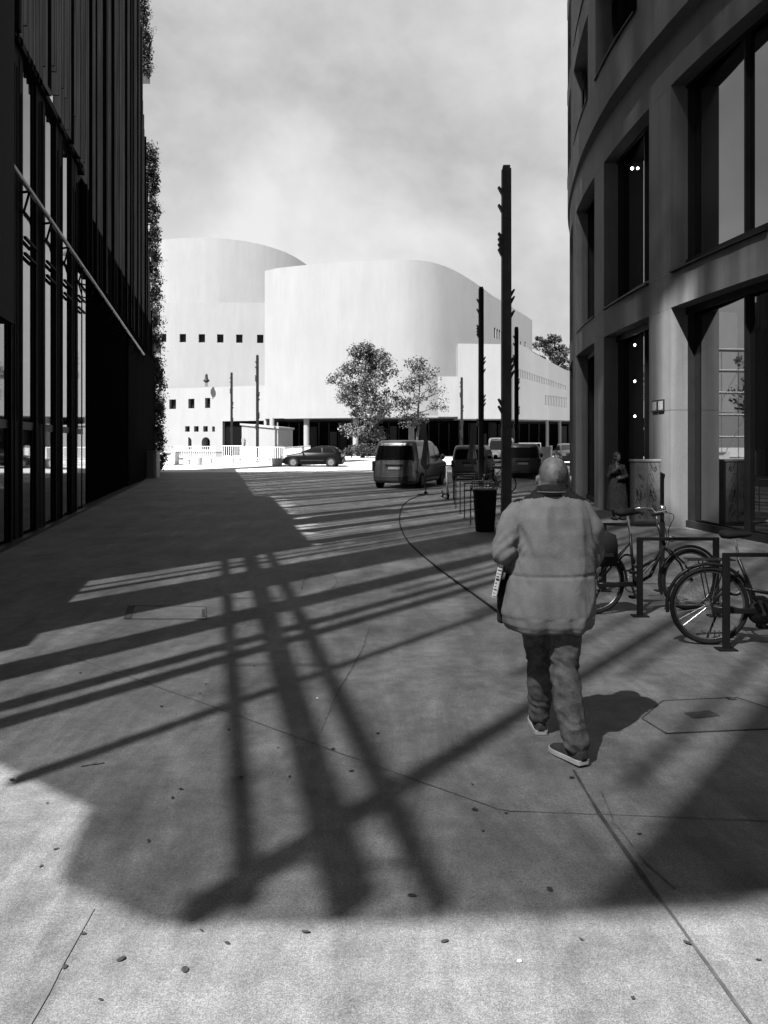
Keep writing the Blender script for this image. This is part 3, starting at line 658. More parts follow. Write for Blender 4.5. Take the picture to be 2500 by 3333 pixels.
# ------------------------------------------------------------------ lamp masts
def mast(px, Y, wpx, label, top_py, seed, flat=False):
    z0 = zg(Y); H = CAMH - (top_py - 1450) / F * Y - z0; wd = wpx / F * Y
    t = thing('light_mast', label, 'lamp post', (wx(px, Y), Y, z0), 0, 'square black light masts with small spotlights')
    mb = MB(); a = wd / 2
    mb.loft([[(sx * a * f, sy * a * f, z) for sx, sy in ((-1, -1), (1, -1), (1, 1), (-1, 1))] for f, z in ((1.12, 0), (1.0, .02), (.92, H - .08))]); mb.build('pole', M_pole, t)
    mb = MB(); mb.box(-a * .72, a * .72, -a * .72, a * .72, H - .08, H); mb.build('cap', M_dark, t)
    mb = MB(); mb.box(-a * 1.3, a * 1.3, -a * 1.3, a * 1.3, 0, .015); mb.build('base_plate', M_dark, t)
    rnd = random.Random(seed)
    for side, zs in ((-1, (.93, .88, .80, .785, .77, .755)), (1, (.64, .62, .45, .43, .41)), (-1, (.33, .31)), (1, (.58,))):
        for f in zs:
            mb = MB(); z = H * f; x0 = side * a * .93
            mb.add([(x0, -.06, z - .12), (x0, .06, z - .12), (x0, .06, z + .02), (x0, -.06, z + .02), (x0 + side * .1, -.05, z + .07), (x0 + side * .1, .05, z + .07), (x0 + side * .07, .05, z + .1), (x0 + side * .07, -.05, z + .1)],
                   [(0, 1, 2, 3), (4, 5, 6, 7), (0, 1, 5, 4), (1, 2, 6, 5), (2, 3, 7, 6), (3, 0, 4, 7)])
            mb.build('spotlight', M_dark, t)
mast(1648, 19, 31, 'tallest and nearest black light mast, behind the walking man', 540, 1)
mast(1566, 34, 17, 'second nearest black mast, above the bin and the second van', 934, 2)
mast(1681, 45, 13, 'third black mast, just right of the tallest one', 1064, 3)
mast(1503, 76, 8, 'short far black mast right of the smaller tree', 1228, 4)
mast(838, 62, 8.6, 'black mast in front of the white kiosk', 1155, 5)
mast(754, 79, 7, 'farthest left black mast before the dark passage', 1212, 6)
mast(1839, 98, 7, 'thin black mast at the edge of the concrete building', 1288, 7)

# ------------------------------------------------------------------ trees
def tree(x, Y, H, cw, label, seed, mleaf, dens=1.0, base=.28, stems=1, lsize=.28, name='tree', zb=None):
    z0 = zg(Y) if zb is None else zb; t = thing(name, label, 'tree', (x, Y, z0)); rnd = random.Random(seed); tr = MB(); tips = []
    def crown_r(h):                                    # h 0..1 in crown
        return cw * (math.sin(math.pi * min(1, (h * .9 + .12))) ** .75)
    for sidx in range(stems):
        off = Vector((rnd.uniform(-.5, .5) * (stems > 1), rnd.uniform(-.5, .5) * (stems > 1), 0))
        pts = [off]; top = Vector((off.x * 2 + rnd.uniform(-.3, .3), off.y * 2, H * .9)); 
        for k in range(1, 7): pts.append(off.lerp(top, k / 6) + Vector((rnd.uniform(-.12, .12), rnd.uniform(-.12, .12), 0)))
        r0 = .16 if stems == 1 else .11
        tr.tube(pts, [r0 * (1 - .85 * k / 6) for k in range(7)], 8)
        nb = int(26 / stems ** .5)
        for j in range(nb):
            h = base + (.97 - base) * (j + rnd.random()) / nb; p = off.lerp(top, h / .95 if h < .95 else 1)
            a = rnd.uniform(0, 6.28); hh = (h - base) / (1 - base); L = crown_r(hh) * rnd.uniform(.6, 1.12)
            e = p + Vector((math.cos(a) * L, math.sin(a) * L, rnd.uniform(.15, .5) * L)); m = p.lerp(e, .5) + Vector((0, 0, -.05 * L))
            tr.tube([p, m, e], [.05 * (1.1 - hh), .03, .012], 5); tips += [(e, .75), (p.lerp(e, .72), .8), (m, .6 if rnd.random() < .6 else 0)]
            for q in range(2):
                e2 = m + Vector((rnd.uniform(-1, 1), rnd.uniform(-1, 1), rnd.uniform(-.2, .7))) * L * .5; tr.tube([m, e2], [.02, .008], 4); tips.append((e2, .6))
    tr.build('trunk', M_bark, t)
    lf = MB()
    for i, (c, r) in enumerate(tips):
        if r <= 0: continue
        for q in range(int(30 * dens)):
            v = Vector((rnd.gauss(0, .38), rnd.gauss(0, .38), rnd.gauss(0, .30))) * r
            leaf(lf, c + v, lsize * rnd.uniform(.5, 1.2), rnd)
    lf.build('crown', mleaf, t, fix=False)
tree(wx(1178, 73), 73, 11.0, 3.1, 'larger broad leafy tree left of centre before the white theatre', 11, M_leaf2, 3.6, .13, 3, .25)
tree(wx(1360, 74), 74, 9.7, 2.6, 'smaller open-crowned tree right of the large one before the white theatre', 23, M_leaf2, 1.1, .3, 1, .25)
tree(wx(1805, 128), 128, 20.0, 4.6, 'dark tree behind the right end of the white theatre roof', 31, M_leafd, 1.3, .35, 2, .5)
tree(-27, 70, 12, 2.6, 'leafy tree behind the dark building, seen mirrored in the near windows', 41, M_leafd, .8, .2, 1, .4)
def shrub(px, Y, w, h, label, sd):
    t = thing('shrub', label, 'shrub', (wx(px, Y), Y, zg(Y)), 0, 'dark shrubs under the trees'); mb = MB(); rnd = random.Random(sd)
    for j in range(14): leaves(mb, (rnd.uniform(-w, w), rnd.uniform(-.3, .3), h * rnd.uniform(.3, .7)), (w * .35, .4, h * .3), 60, .16, sd * 50 + j, .1)
    mb.build('foliage', M_leafd, t, fix=False)
    mb = MB(); 
    for j in range(4): mb.tube([(0, 0, 0), (rnd.uniform(-w, w) * .6, rnd.uniform(-.2, .2), h * .7)], [.03, .01], 5)
    mb.build('stem', M_bark, t)
shrub(1195, 71, 1.15, 1.5, 'dense dark shrub at the foot of the larger tree, just left of the nearest van', 3)
shrub(1145, 72, .8, 1.3, 'low dark shrub left of the larger tree trunk', 4)

# reflected scaffold on the plaza behind the dark building
def scaffold_far():
    t = thing('scaffold', 'tube scaffold behind the dark building, mirrored in the near right window', 'scaffold', (-20.5, 66, .62))
    m = mat('galvanised_tube', .14, .4, .3)
    for i in range(6):
        for y in (0, 1.2):
            mb = MB(); mb.tube([(-i * 2.2, y, 0), (-i * 2.2, y, 9.5)], .035, 6); mb.build('standard', m, t)
    for z in (1.9, 3.8, 5.7, 7.6, 9.4):
        mb = MB(); mb.tube([(.3, 0, z), (-11.4, 0, z)], .035, 6); mb.tube([(.3, 1.2, z), (-11.4, 1.2, z)], .035, 6); mb.build('ledger', m, t)
        mb = MB(); mb.box(-11.2, .2, .1, 1.1, z - .1, z - .04); mb.build('deck', mat('deck_board', .05), t)
    for i in range(5):
        mb = MB(); mb.tube([(-i * 2.2, -.05, 1.9 * (i % 2)), (-(i + 1) * 2.2, -.05, 1.9 * (i % 2) + 3.8)], .03, 6); mb.tube([(-i * 2.2, -.05, 5.0), (-(i + 1) * 2.2, -.05, 8.8)], .03, 6); mb.build('brace', m, t)
scaffold_far()

# ------------------------------------------------------------------ vehicles
def lerp_tab(tab, z, k):
    if z <= tab[0][0]: return tab[0][k]
    for a, b in zip(tab, tab[1:]):
        if z <= b[0]: f = (z - a[0]) / (b[0] - a[0]); return a[k] + (b[k] - a[k]) * f
    return tab[-1][k]
VAN = [(.22, .10, 4.72, .88, .12), (.34, 0, 4.86, .94, .15), (.6, -.02, 4.9, .955, .16), (.92, 0, 4.86, .955, .2), (1.02, .01, 4.72, .95, .25), (1.10, .02, 4.3, .945, .3), (1.2, .03, 3.95, .93, .3), (1.5, .09, 3.55, .885, .26), (1.78, .15, 3.2, .83, .22), (1.9, .22, 3.0, .79, .22), (1.95, .34, 2.85, .72, .2), (1.97, .6, 2.6, .55, .2)]
CAR = [(.18, .12, 4.0, .78, .15), (.30, .02, 4.12, .86, .2), (.55, -.03, 4.18, .885, .3), (.70, .0, 4.12, .885, .4), (.80, .04, 3.95, .875, .45), (.88, .08, 3.55, .86, .45), (.95, .12, 3.1, .84, .4), (1.0, .16, 2.9, .82, .3), (1.2, .36, 2.45, .75, .25), (1.36, .55, 2.05, .68, .22), (1.42, .75, 1.8, .62, .2), (1.46, 1.1, 1.5, .45, .15)]
def vehicle(name, label, cat, tab, loc, rz, paint, wheel_y, wr, side_win, rear_win, front_win, sz=1.0, roofpaint=None, group=None, front=False, sx=1.0):
    t = thing(name, label, cat, loc, rz, group)
    def hw(z): return lerp_tab(tab, z, 3) * sx
    def yr(z): return lerp_tab(tab, z, 1)
    def yf(z): return lerp_tab(tab, z, 2)
    rings = []
    zs = []
    for a, b in zip(tab, tab[1:]):
        zs += [a[0], (a[0] + b[0]) / 2]
    zs.append(tab[-1][0])
    for z in zs:
        h, r0, f0, c = hw(z), yr(z), yf(z), lerp_tab(tab, z, 4); pts = []
        for cx, cy, a0 in ((h - c, r0 + c, -90), (h - c, f0 - c, 0), (-h + c, f0 - c, 90), (-h + c, r0 + c, 180)):
            for q in range(6): a = R(a0 + 18 * q); pts.append((cx + c * math.cos(a), cy + c * math.sin(a), z * sz))
        rings.append(pts)
    mb = MB(); mb.loft(rings); mb.build('body', paint, t, smooth=True)
    e = .008
    def patch(nm, m, fn, nu=6, nv=5, off=None, parent=None):
        mb = MB(); vs = [fn(i / nu, j / nv) for j in range(nv + 1) for i in range(nu + 1)]
        vs = [(x, y, z * sz) for x, y, z in vs]
        mb.add(vs, [(j * (nu + 1) + i, j * (nu + 1) + i + 1, (j + 1) * (nu + 1) + i + 1, (j + 1) * (nu + 1) + i) for j in range(nv) for i in range(nu)])
        return mb.build(nm, m, parent or t, fix=False, smooth=True)
    G = mat('car_glass', .004, .08, spec=.35)
    for s in (-1, 1):
        for (a0, a1, b0, b1, z0, z1) in side_win:          # bottom a0..a1, top b0..b1
            patch('side_window', G, lambda u, v: (s * (hw(z0 + (z1 - z0) * v) + e), (a0 + (a1 - a0) * u) * (1 - v) + (b0 + (b1 - b0) * u) * v, z0 + (z1 - z0) * v))
    z0, z1, f = rear_win
    rw = patch('rear_window', G, lambda u, v: ((2 * u - 1) * (hw(z0 + (z1 - z0) * v) - f), yr(z0 + (z1 - z0) * v) - e - .004, z0 + (z1 - z0) * v))
    mb = MB(); mb.bar((-.1, yr(z0) - .03, (z0 + .05) * sz), (.32, yr(z0) - .01, (z0 + .12) * sz), .015); mb.build('wiper', M_dark, rw)
    z2, z3, f2 = front_win
    patch('windscreen', G, lambda u, v: ((2 * u - 1) * (hw(z2 + (z3 - z2) * v) - f2), yf(z2 + (z3 - z2) * v) + e + .004, z2 + (z3 - z2) * v))
    for wy in wheel_y:
        for s in (-1, 1):
            mb = MB(); h = hw(.45)
            mb.tube([(s * (h - .16), wy, wr * 1.02), (s * (h + .006), wy, wr * 1.02)], wr * 1.14, 24); mb.build('wheel_arch', M_black, t)
            wo = bpy.data.objects.new('wheel', None); col.objects.link(wo); wo.parent = t; wo.location = (s * (h - .09), wy, wr)
            mb = MB(); mb.tube([(s * -.1, 0, 0), (s * -.09, 0, 0), (s * .09, 0, 0), (s * .115, 0, 0)], [wr * .9, wr, wr, wr * .93], 28); mb.build('tyre', M_tyre, wo)
            mb = MB(); mb.tube([(s * .11, 0, 0), (s * .121, 0, 0)], wr * .62, 20)
            for q in range(5):
                a = R(72 * q); mb.bar((s * .122, 0, 0), (s * .122, math.cos(a) * wr * .6, math.sin(a) * wr * .6), .05, .03)
            mb.build('rim', mat('rim_grey', .1247, .4, .5), wo)
    # lights, bumper, plate, mirrors, handle
    van = tab is VAN
    for s in (-1, 1):
        zt0, zt1 = ((.72, 1.12) if van else (.68, .9)); wdt = .1 if van else .22
        mb = MB(); y0 = yr(zt0) + .09
        mb.box(min(s * (hw(zt0) - wdt), s * (hw(zt0) + .006)), max(s * (hw(zt0) - wdt), s * (hw(zt0) + .006)), yr(zt0) - .012, y0, zt0 * sz, zt1 * sz)
        mb.build('tail_light', mat('tail_lamp', .0397, .3), t, bevel=.02)
        zh0, zh1 = (.74, .98) if van else (.56, .76)
        mb = MB(); mb.box(min(s * (hw(zh0) - .32), s * (hw(zh0) - .05)), max(s * (hw(zh0) - .32), s * (hw(zh0) - .05)), yf(zh1) - .25, yf(zh0) + .012, zh0 * sz, zh1 * sz)
        mb.build('headlight', mat('head_lamp', .3118, .15, spec=.8), t, bevel=.03)
        ym = 3.5 if van else 2.72; zm = (1.22 if van else .98) * sz
        mb = MB(); mb.ell((s * (hw(1.1 if van else .95) + .14), ym, zm + .04), (.11, .06, .13 if van else .08), 10, 8); mb.bar((s * (hw(1.1) - .02), ym, zm - .02), (s * (hw(1.1 if van else .95) + .1), ym, zm), .04); mb.build('mirror', M_dark, t, smooth=True)
        mb = MB(); mb.box(min(s * hw(.6), s * (hw(.6) + .012)), max(s * hw(.6), s * (hw(.6) + .012)), wheel_y[0] + .5, wheel_y[1] - .5, .42 * sz, .5 * sz); mb.build('side_moulding', M_dark, t)
    mb = MB(); mb.box(-hw(.4) + .12, hw(.4) - .12, -.05, .1, .30 * sz, .52 * sz); mb.build('rear_bumper', mat('bumper_grey', .0283, .6), t, bevel=.03)
    mb = MB(); mb.box(-hw(.4) + .15, hw(.4) - .15, yf(.4) - .1, yf(.5) + .05, .26 * sz, .46 * sz); mb.build('front_bumper', mat('bumper_grey', .0283, .6), t, bevel=.03)
    mb = MB(); mb.box(-.5, .5, yf(.7) - .1, yf(.7) + .02, .58 * sz, .7 * sz); mb.build('grille', M_dark, t)
    zp = (.78 if van else .72) * sz
    mb = MB(); mb.box(-.26, .26, yr(.8) - .03, yr(.8) + .02, zp, zp + .11); mb.build('number_plate', mat('plate_pale', .1984, .5), t)
    mb = MB(); mb.box(-.36, .36, yr(.95) - .035, yr(.95) + .02, zp + .14, zp + .2); mb.build('tailgate_handle', M_dark, t)
    if roofpaint:
        mb = MB(); zt = 1.972 * sz; mb.box(-.6, .6, .5, 2.7, zt - .01, zt + .008); mb.build('roof_panel', roofpaint, t)
    return t
VW = [(.28, 1.55, .34, 1.55, 1.2, 1.72), (1.66, 2.7, 1.66, 2.7, 1.2, 1.72), (2.82, 3.72, 2.82, 3.32, 1.2, 1.72)]
CW = [(.5, 1.35, .75, 1.4, .99, 1.34), (1.43, 2.72, 1.47, 2.12, .99, 1.34)]
P_grey = mat('van_paint_grey', .0591, .3, .1, amp=.15, scale=2, spec=.6)
P_white = mat('van_paint_white', .2835, .3, amp=.05, spec=.6)
P_black = mat('car_paint_black', .0024, .35, spec=.06)
P_mid = mat('van_paint_mid', .0315, .35, .1, amp=.15, spec=.6)
G5 = 'vans parked on the plaza'
vehicle('van', 'nearest grey van seen from behind, standing alone left of the parasol and scooter', 'van', VAN, (.42, 32.3, 0), R(-19), P_grey, (.75, 3.9), .33, VW, (1.17, 1.74, .13), (1.16, 1.86, .14), group=G5)
vehicle('van', 'smaller grey van with pale roof, seen from behind over the bicycle hoops', 'van', VAN, (4.15, 38.8, .05), R(-12), P_grey, (.75, 3.7), .31, VW, (1.17, 1.74, .13), (1.16, 1.86, .14), sz=.87, roofpaint=P_white, group=G5, sx=.93)
vehicle('van', 'grey van with open-looking side and pale roof, between the tallest mast and the bald man', 'van', VAN, (7.0, 40.3, .08), R(-9), P_mid, (.75, 3.9), .33, VW, (1.17, 1.74, .13), (1.16, 1.86, .14), sz=.9, roofpaint=P_white, group=G5, sx=.95)
vehicle('van', 'white van facing the camera behind the masts', 'van', VAN, (8.2, 56, .3), R(172), P_white, (.9, 3.95), .33, VW, (1.17, 1.74, .13), (1.16, 1.86, .14), group=G5)
vehicle('parked_car', 'dark car facing the camera at the edge of the concrete building', 'car', CAR, (13.6, 60, .45), R(176), mat('car_paint_dark', .0227, .25, spec=.7), (.75, 3.35), .32, CW, (1.0, 1.36, .12), (1.0, 1.36, .12), group='cars on the plaza')
vehicle('parked_car', 'black hatchback side-on on the sunlit plaza, nose to the left', 'car', CAR, (-2.78, 55.3, .27), R(86), P_black, (.78, 3.38), .33, CW, (1.0, 1.36, .12), (1.0, 1.36, .12), group='cars on the plaza')
t = thing('low_wall', 'low concrete wall with a white end between the right-hand van and the dark car', 'wall', (wx(1745, 52), 52, .25))
mb = MB(); mb.box(0, .95, 0, 3, 0, 1.4); mb.build('wall', M_grey_paint, t)
mb = MB(); mb.box(.95, 1.06, -.05, .4, 0, 1.5); mb.build('end_post', M_white_paint, t)

# ------------------------------------------------------------------ bicycles
def bicycle(label, loc, rz, Rw=.33, wb=1.07, kind='step', sad=(.32, 1.06), bag=False, carrier=True, lamp=False, motor=False, group='bicycles parked at the right'):
    t = thing('bicycle', label, 'bicycle', loc, rz, group); F_ = mat('bike_frame', .0085, .35, spec=.2)
    for i, x in enumerate((0, wb)):
        wo = bpy.data.objects.new('wheel', None); col.objects.link(wo); wo.parent = t; wo.location = (x, 0, Rw)
        mb = MB(); mb.torus((0, 0, 0), Rw - .022, .021); mb.build('tyre', M_tyre, wo, smooth=True)
        mb = MB(); mb.torus((0, 0, 0), Rw - .048, .010, m=6); mb.build('rim', mat('rim_metal', .1417, .3, .8), wo, smooth=True)
        mb = MB()
        for k in range(28):
            a = R(k * 360 / 28); b = a + R(25 if k % 2 else -25); sy = .025 if k % 4 < 2 else -.025
            mb.tube([(.02 * math.cos(b), sy, .02 * math.sin(b)), ((Rw - .05) * math.cos(a), 0, (Rw - .05) * math.sin(a))], .0012, 4)
        mb.build('spokes', mat('spoke_metal', .2835, .3, .8), wo)
        mb = MB(); mb.tube([(0, -.05, 0), (0, .05, 0)], .03 if i == 0 else .02, 12); mb.build('hub', mat('rim_metal', .1417), wo)
        mb = MB(); mb.torus((0, 0, 0), Rw + .02, .016, arc=(R(40 if i else 0), R(205 if i else 190)), n=24, m=6); mb.build('mudguard', F_, wo, smooth=True)
    bb = (.44, 0, .29); st = (sad[0] + .03, 0, sad[1] - .22); hb = (wb - .29, 0, .70); ht = (wb - .36, 0, .92)
    mb = MB(); mb.tube([bb, st], .016, 8)
    if kind == 'step':
        mb.tube([(st[0] + .03, 0, .50), (.50, 0, .46), (.66, 0, .55), hb], .017, 8); mb.tube([bb, (.62, 0, .38), hb], .019, 8)
    else:
        mb.tube([(st[0] + .01, 0, sad[1] - .28), ht], .017, 8); mb.tube([bb, hb], .02, 8)
    mb.tube([hb, ht], .02, 8)
    for s in (-1, 1):
        mb.tube([(0, s * .06, Rw), bb], .010, 6); mb.tube([(0, s * .06, Rw), (st[0], 0, st[2] - .1)], .009, 6)
    mb.build('frame', F_, t, smooth=True)
    mb = MB()
    for s in (-1, 1): mb.tube([(hb[0] + .01, s * .04, hb[2] - .02), (wb - .08, s * .05, .50), (wb, s * .05, Rw)], .011, 6)
    mb.build('fork', F_, t, smooth=True)
    mb = MB(); top = (ht[0] - .03, 0, ht[2] + .12); mb.tube([ht, top], .013, 8)
    for s in (-1, 1): mb.tube([top, (top[0] + .04, s * .14, top[2] + .03), (top[0] - .04, s * .27, top[2] + .03), (top[0] - .18, s * .29, top[2] + .01)], .011, 6)
    hbo = mb.build('handlebar', M_chrome, t, smooth=True)
    for s in (-1, 1):
        mb = MB(); mb.tube([(top[0] - .08, s * .283, top[2] + .022), (top[0] - .2, s * .292, top[2] + .008)], .017, 8); mb.build('grip', M_tyre, hbo)
    mb = MB(); mb.tube([(st[0], 0, st[2]), (sad[0], 0, sad[1] - .04)], .012, 8); mb.build('seat_post', M_chrome, t)
    mb = MB(); mb.loft([[(sad[0] + xx, wdt * math.cos(a), sad[1] + hh * math.sin(a) * 1.0) for a in [R(q * 36) for q in range(10)]] for xx, wdt, hh in ((-.13, .03, .015), (-.11, .085, .035), (-.05, .09, .04), (.03, .05, .03), (.11, .025, .02), (.14, .01, .01))]); mb.build('saddle', M_tyre, t, smooth=True)
    mb = MB(); mb.torus((bb[0], .05, bb[2]), .085, .006, n=24, m=4); mb.tube([(bb[0], -.07, bb[2]), (bb[0], .08, bb[2])], .02, 10)
    mb.bar((bb[0], .075, bb[2]), (bb[0] + .06, .075, bb[2] - .15), .02); mb.bar((bb[0], -.075, bb[2]), (bb[0] - .06, -.075, bb[2] + .15), .02)
    cr = mb.build('crank', mat('rim_metal', .1417), t)
    for s, dx, dz in ((1, .06, -.15), (-1, -.06, .15)):
        mb = MB(); mb.box(bb[0] + dx - .045, bb[0] + dx + .045, min(s * .08, s * .16), max(s * .08, s * .16), bb[2] + dz - .012, bb[2] + dz + .012); mb.build('pedal', M_tyre, cr)
    mb = MB(); mb.box(.0, bb[0] + .05, -.062, -.045, .285, .335); mb.build('chain_guard', F_, t, bevel=.01)
    if carrier:
        mb = MB(); zc = Rw * 2 + .06
        for y in (-.06, 0, .06): mb.tube([(-.2, y, zc), (.2, y, zc)], .006, 6)
        for x in (-.2, -.05, .08, .2): mb.tube([(x, -.06, zc), (x, .06, zc)], .006, 6)
        for s in (-1, 1): mb.tube([(-.08, s * .06, zc), (0, s * .065, Rw)], .006, 6); mb.tube([(.12, s * .06, zc), (0, s * .065, Rw)], .006, 6)
        mb.build('carrier', F_, t)
    mb = MB(); mb.tube([(.1, .06, .3), (.02, .14, .01)], .01, 6); mb.build('kickstand', M_dark, t)
    if lamp:
        mb = MB(); mb.ell((ht[0] + .04, -.02, ht[2] + .17), (.035, .035, .035), 10, 8); mb.build('bell', M_chrome, t, smooth=True)
    mb = MB(); mb.ell((hb[0] + .09, 0, hb[2] + .06), (.05, .035, .035), 10, 8); mb.build('front_lamp', M_chrome, t, smooth=True)
    mb = MB()
    for s in (-1, 1): mb.tube(spline([(top[0] - .05, s * .26, top[2] + .03), (top[0] + .13, s * .14, top[2] - .02), (ht[0] + .1, s * .03, ht[2] - .06), (hb[0] + .02, s * .025, hb[2] - .02), (bb[0] + .1, s * .03, bb[2] + .12)], 5), .004, 5)
    mb.build('brake_cable', M_tyre, t, smooth=True)
    mb = MB(); mb.torus((st[0] - .02, .03, .52), .085, .011, n=22, m=6); mb.build('lock', M_tyre, t, smooth=True)
    mb = MB(); mb.box(-.205, -.19, -.035, .035, Rw * 2 + .0, Rw * 2 + .05); mb.build('rear_reflector', mat('reflector', .0945, .3), t, bevel=.004)
    if motor:
        mb = MB(); mb.ell((bb[0], 0, bb[2]), (.12, .07, .11), 14, 10); mb.box(bb[0] + .02, bb[0] + .3, -.04, .04, bb[2] + .05, bb[2] + .12); mb.build('motor', M_dark, t, smooth=False)
    return t
bicycle('black step-through bicycle with swept handlebar, right behind the bald man', (2.19, 8.28, 0), math.atan2(.2, 1.05), kind='step', sad=(.36, 1.05), lamp=True)
bicycle('nearest black bicycle with rear carrier, cut off by the right edge of the photo', (2.86, 7.02, 0), R(-4), Rw=.345, kind='step', sad=(.22, .97), motor=True)
bicycle('dark bicycle at the far hoops behind the second mast', (wx(1590, 29), 29, 0), R(35), kind='dia', sad=(.3, .95))
# bag on the carrier of the first bicycle
t = thing('pannier_bag', 'black bag on the rear carrier of the step-through bicycle, beside the man\'s elbow', 'bag', (2.22, 8.28, .73), math.atan2(.2, 1.05))
mb = MB(); mb.loft([[(x * f, y * f, z) for x, y in ((-.15, -.12), (.15, -.12), (.18, 0), (.15, .12), (-.15, .12), (-.18, 0))] for f, z in ((.9, -.22), (1.05, -.2), (1.05, 0), (.95, .1), (.6, .13))]); mb.build('bag', mat('black_fabric', .0085, .9), t, smooth=True)
mb = MB(); mb.bar((-.1, -.135, -.1), (.1, -.135, -.1), .02, .03); mb.build('strap', mat('black_fabric', .0085, .9), t)

# ------------------------------------------------------------------ hoops, bin, scooter, parasols
def hoop(x, Y, wdt, h, r, ang, label, square=False, low=False):
    t = thing('bike_rack', label, 'bike rack', (x, Y, 0), ang, 'bicycle hoops, ' + ('near row' if square else 'far row')); m = M_pole if square else mat('hoop_steel', .034, .4, .5)
    if square:
        for nm, a, b in (('post', (0, 0, 0), (0, 0, h)), ('post', (wdt, 0, 0), (wdt, 0, h)), ('top_bar', (r, 0, h - r * .55), (wdt - r, 0, h - r * .55))):
            mb = MB(); mb.bar(a, b, r * 2 if nm == 'post' else r * 1.1, r * 1.1); mb.build(nm, m, t, bevel=.004)
        for xx in (0, wdt): mb = MB(); mb.box(xx - .08, xx + .08, -.06, .06, 0, .012); mb.build('foot_plate', m, t)
    else:
        for xx in (0, wdt): mb = MB(); mb.tube([(xx, 0, 0), (xx, 0, h)], r, 8); mb.build('post', m, t); mb = MB(); mb.lathe([(.05, 0), (.05, .01)], (xx, 0, 0), 10); mb.build('foot_plate', m, t)
        mb = MB(); mb.tube([(-r, 0, h), (wdt + r, 0, h)], r, 8); mb.build('top_bar', m, t)
for i, (px, Y) in enumerate(((1532, 17.7), (1512, 19.2), (1498, 20.6), (1484, 22.2), (1479, 23.9), (1476, 25.8))):
    hoop(wx(px, Y), Y, .68, .84, .014, 0, ['nearest thin bicycle hoop, just behind the bin', 'second thin bicycle hoop behind the bin', 'third thin bicycle hoop behind the bin', 'fourth thin bicycle hoop behind the bin', 'fifth thin bicycle hoop, second from the scooter', 'farthest thin bicycle hoop, next to the scooter'][i])
hoop(2.62, 8.18, .78, .81, .030, 0, 'middle of three square black hoops, crossing the step-through bicycle', True)
hoop(2.93, 6.84, .80, .83, .030, 0, 'nearest square black hoop, in front of the bicycle at the right edge', True)
hoop(2.64, 9.6, .70, .82, .030, 0, 'farthest of three square black hoops, behind the step-through bicycle', True)
t = thing('litter_bin', 'round black litter bin with a thin pale rim, left of the tallest mast', 'bin', (2.06, 16.3, 0))
mb = MB(); mb.lathe([(.18, 0), (.195, .02), (.245, .84), (.24, .84), (.22, .80)], n=28); mb.build('body', mat('bin_black', .0046, .6, spec=.08), t, smooth=False)
mb = MB(); mb.torus((0, 0, .86), .243, .012, axis='z', n=30); mb.build('rim', mat('bin_rim', .1134, .4, .5), t, smooth=True)
mb = MB(); mb.lathe([(.15, .0), (.15, .03)], (0, 0, -.0), 16); mb.build('foot', M_dark, t)
def scooter():
    t = thing('kick_scooter', 'white electric kick scooter parked upright by the far hoops', 'scooter', (wx(1453, 26.2), 26.2, 0), R(6)); wp_ = M_white_paint
    for y in (-.25, .75):
        wo = bpy.data.objects.new('wheel', None); col.objects.link(wo); wo.parent = t; wo.location = (0, y, .11)
        mb = MB(); mb.tube([(-.025, 0, 0), (.025, 0, 0)], .11, 18); mb.build('tyre', M_tyre, wo)
        mb = MB(); mb.tube([(-.03, 0, 0), (.03, 0, 0)], .05, 12); mb.build('rim', wp_, wo)
    mb = MB(); mb.box(-.08, .08, -.05, .6, .13, .18); mb.build('deck', M_dark, t, bevel=.01)
    mb = MB(); mb.tube([(0, -.19, .27), (0, -.05, .75), (0, -.02, 1.08)], [.03, .028, .018], 10); mb.build('stem', wp_, t, smooth=True)
    mb = MB(); mb.tube([(0, -.18, .3), (0, -.02, .2), (0, .05, .16)], .03, 8); mb.build('neck', wp_, t)
    for s in (-1, 1): mb = MB(); mb.tube([(s * .045, -.19, .28), (s * .05, -.25, .11)], .013, 6); mb.build('fork_blade', wp_, t)
    mb = MB(); mb.tube([(-.22, .03, 1.06), (-.12, -.01, 1.1), (.12, -.01, 1.1), (.22, .03, 1.06)], .014, 8); h = mb.build('handlebar', M_dark, t)
    for s in (-1, 1): mb = MB(); mb.tube([(s * .13, -.01, 1.1), (s * .25, .04, 1.05)], .022, 8); mb.build('grip', M_tyre, h)
    mb = MB(); mb.torus((0, -.25, .12), .14, .014, arc=(R(30), R(150)), n=14, M=Matrix.Rotation(R(90), 3, 'Z')); mb.build('mudguard', wp_, t)
scooter()
def parasol(px, Y, top, label):
    t = thing('parasol', label, 'parasol', (wx(px, Y), Y, 0), 0, 'closed parasols on round bases')
    mb = MB(); mb.tube([(0, 0, .02), (0, 0, top)], .018, 8); mb.build('pole', mat('parasol_pole', .068, .4, .4), t)
    mb = MB(); mb.lathe([(.3, 0), (.3, .03), (.08, .05), (.05, .12)], n=24); mb.build('base', M_dark, t)
    mb = MB(); rings = []
    for z, r in ((top - .02, .02), (top - .3, .05), (top - .7, .085), (top - 1.05, .13), (top - 1.25, .15), (top - 1.45, .06)):
        rings.append([(r * (1 + .3 * (k % 2)) * math.cos(R(k * 22.5)), r * (1 + .3 * (k % 2)) * math.sin(R(k * 22.5)), z) for k in range(16)])
    mb.loft(rings); mb.build('folded_canopy', mat('parasol_cloth', .0907, .9), t)
parasol(1386, 28.3, 2.35, 'closed grey parasol on a round base, beside the nearest van')
parasol(1537, 31, 2.5, 'closed grey parasol in front of the second van, left of the second mast')
t = thing('cable', 'long thin black cable curving over the pavement from the parasol base to the man', 'cable', (0, 0, 0))
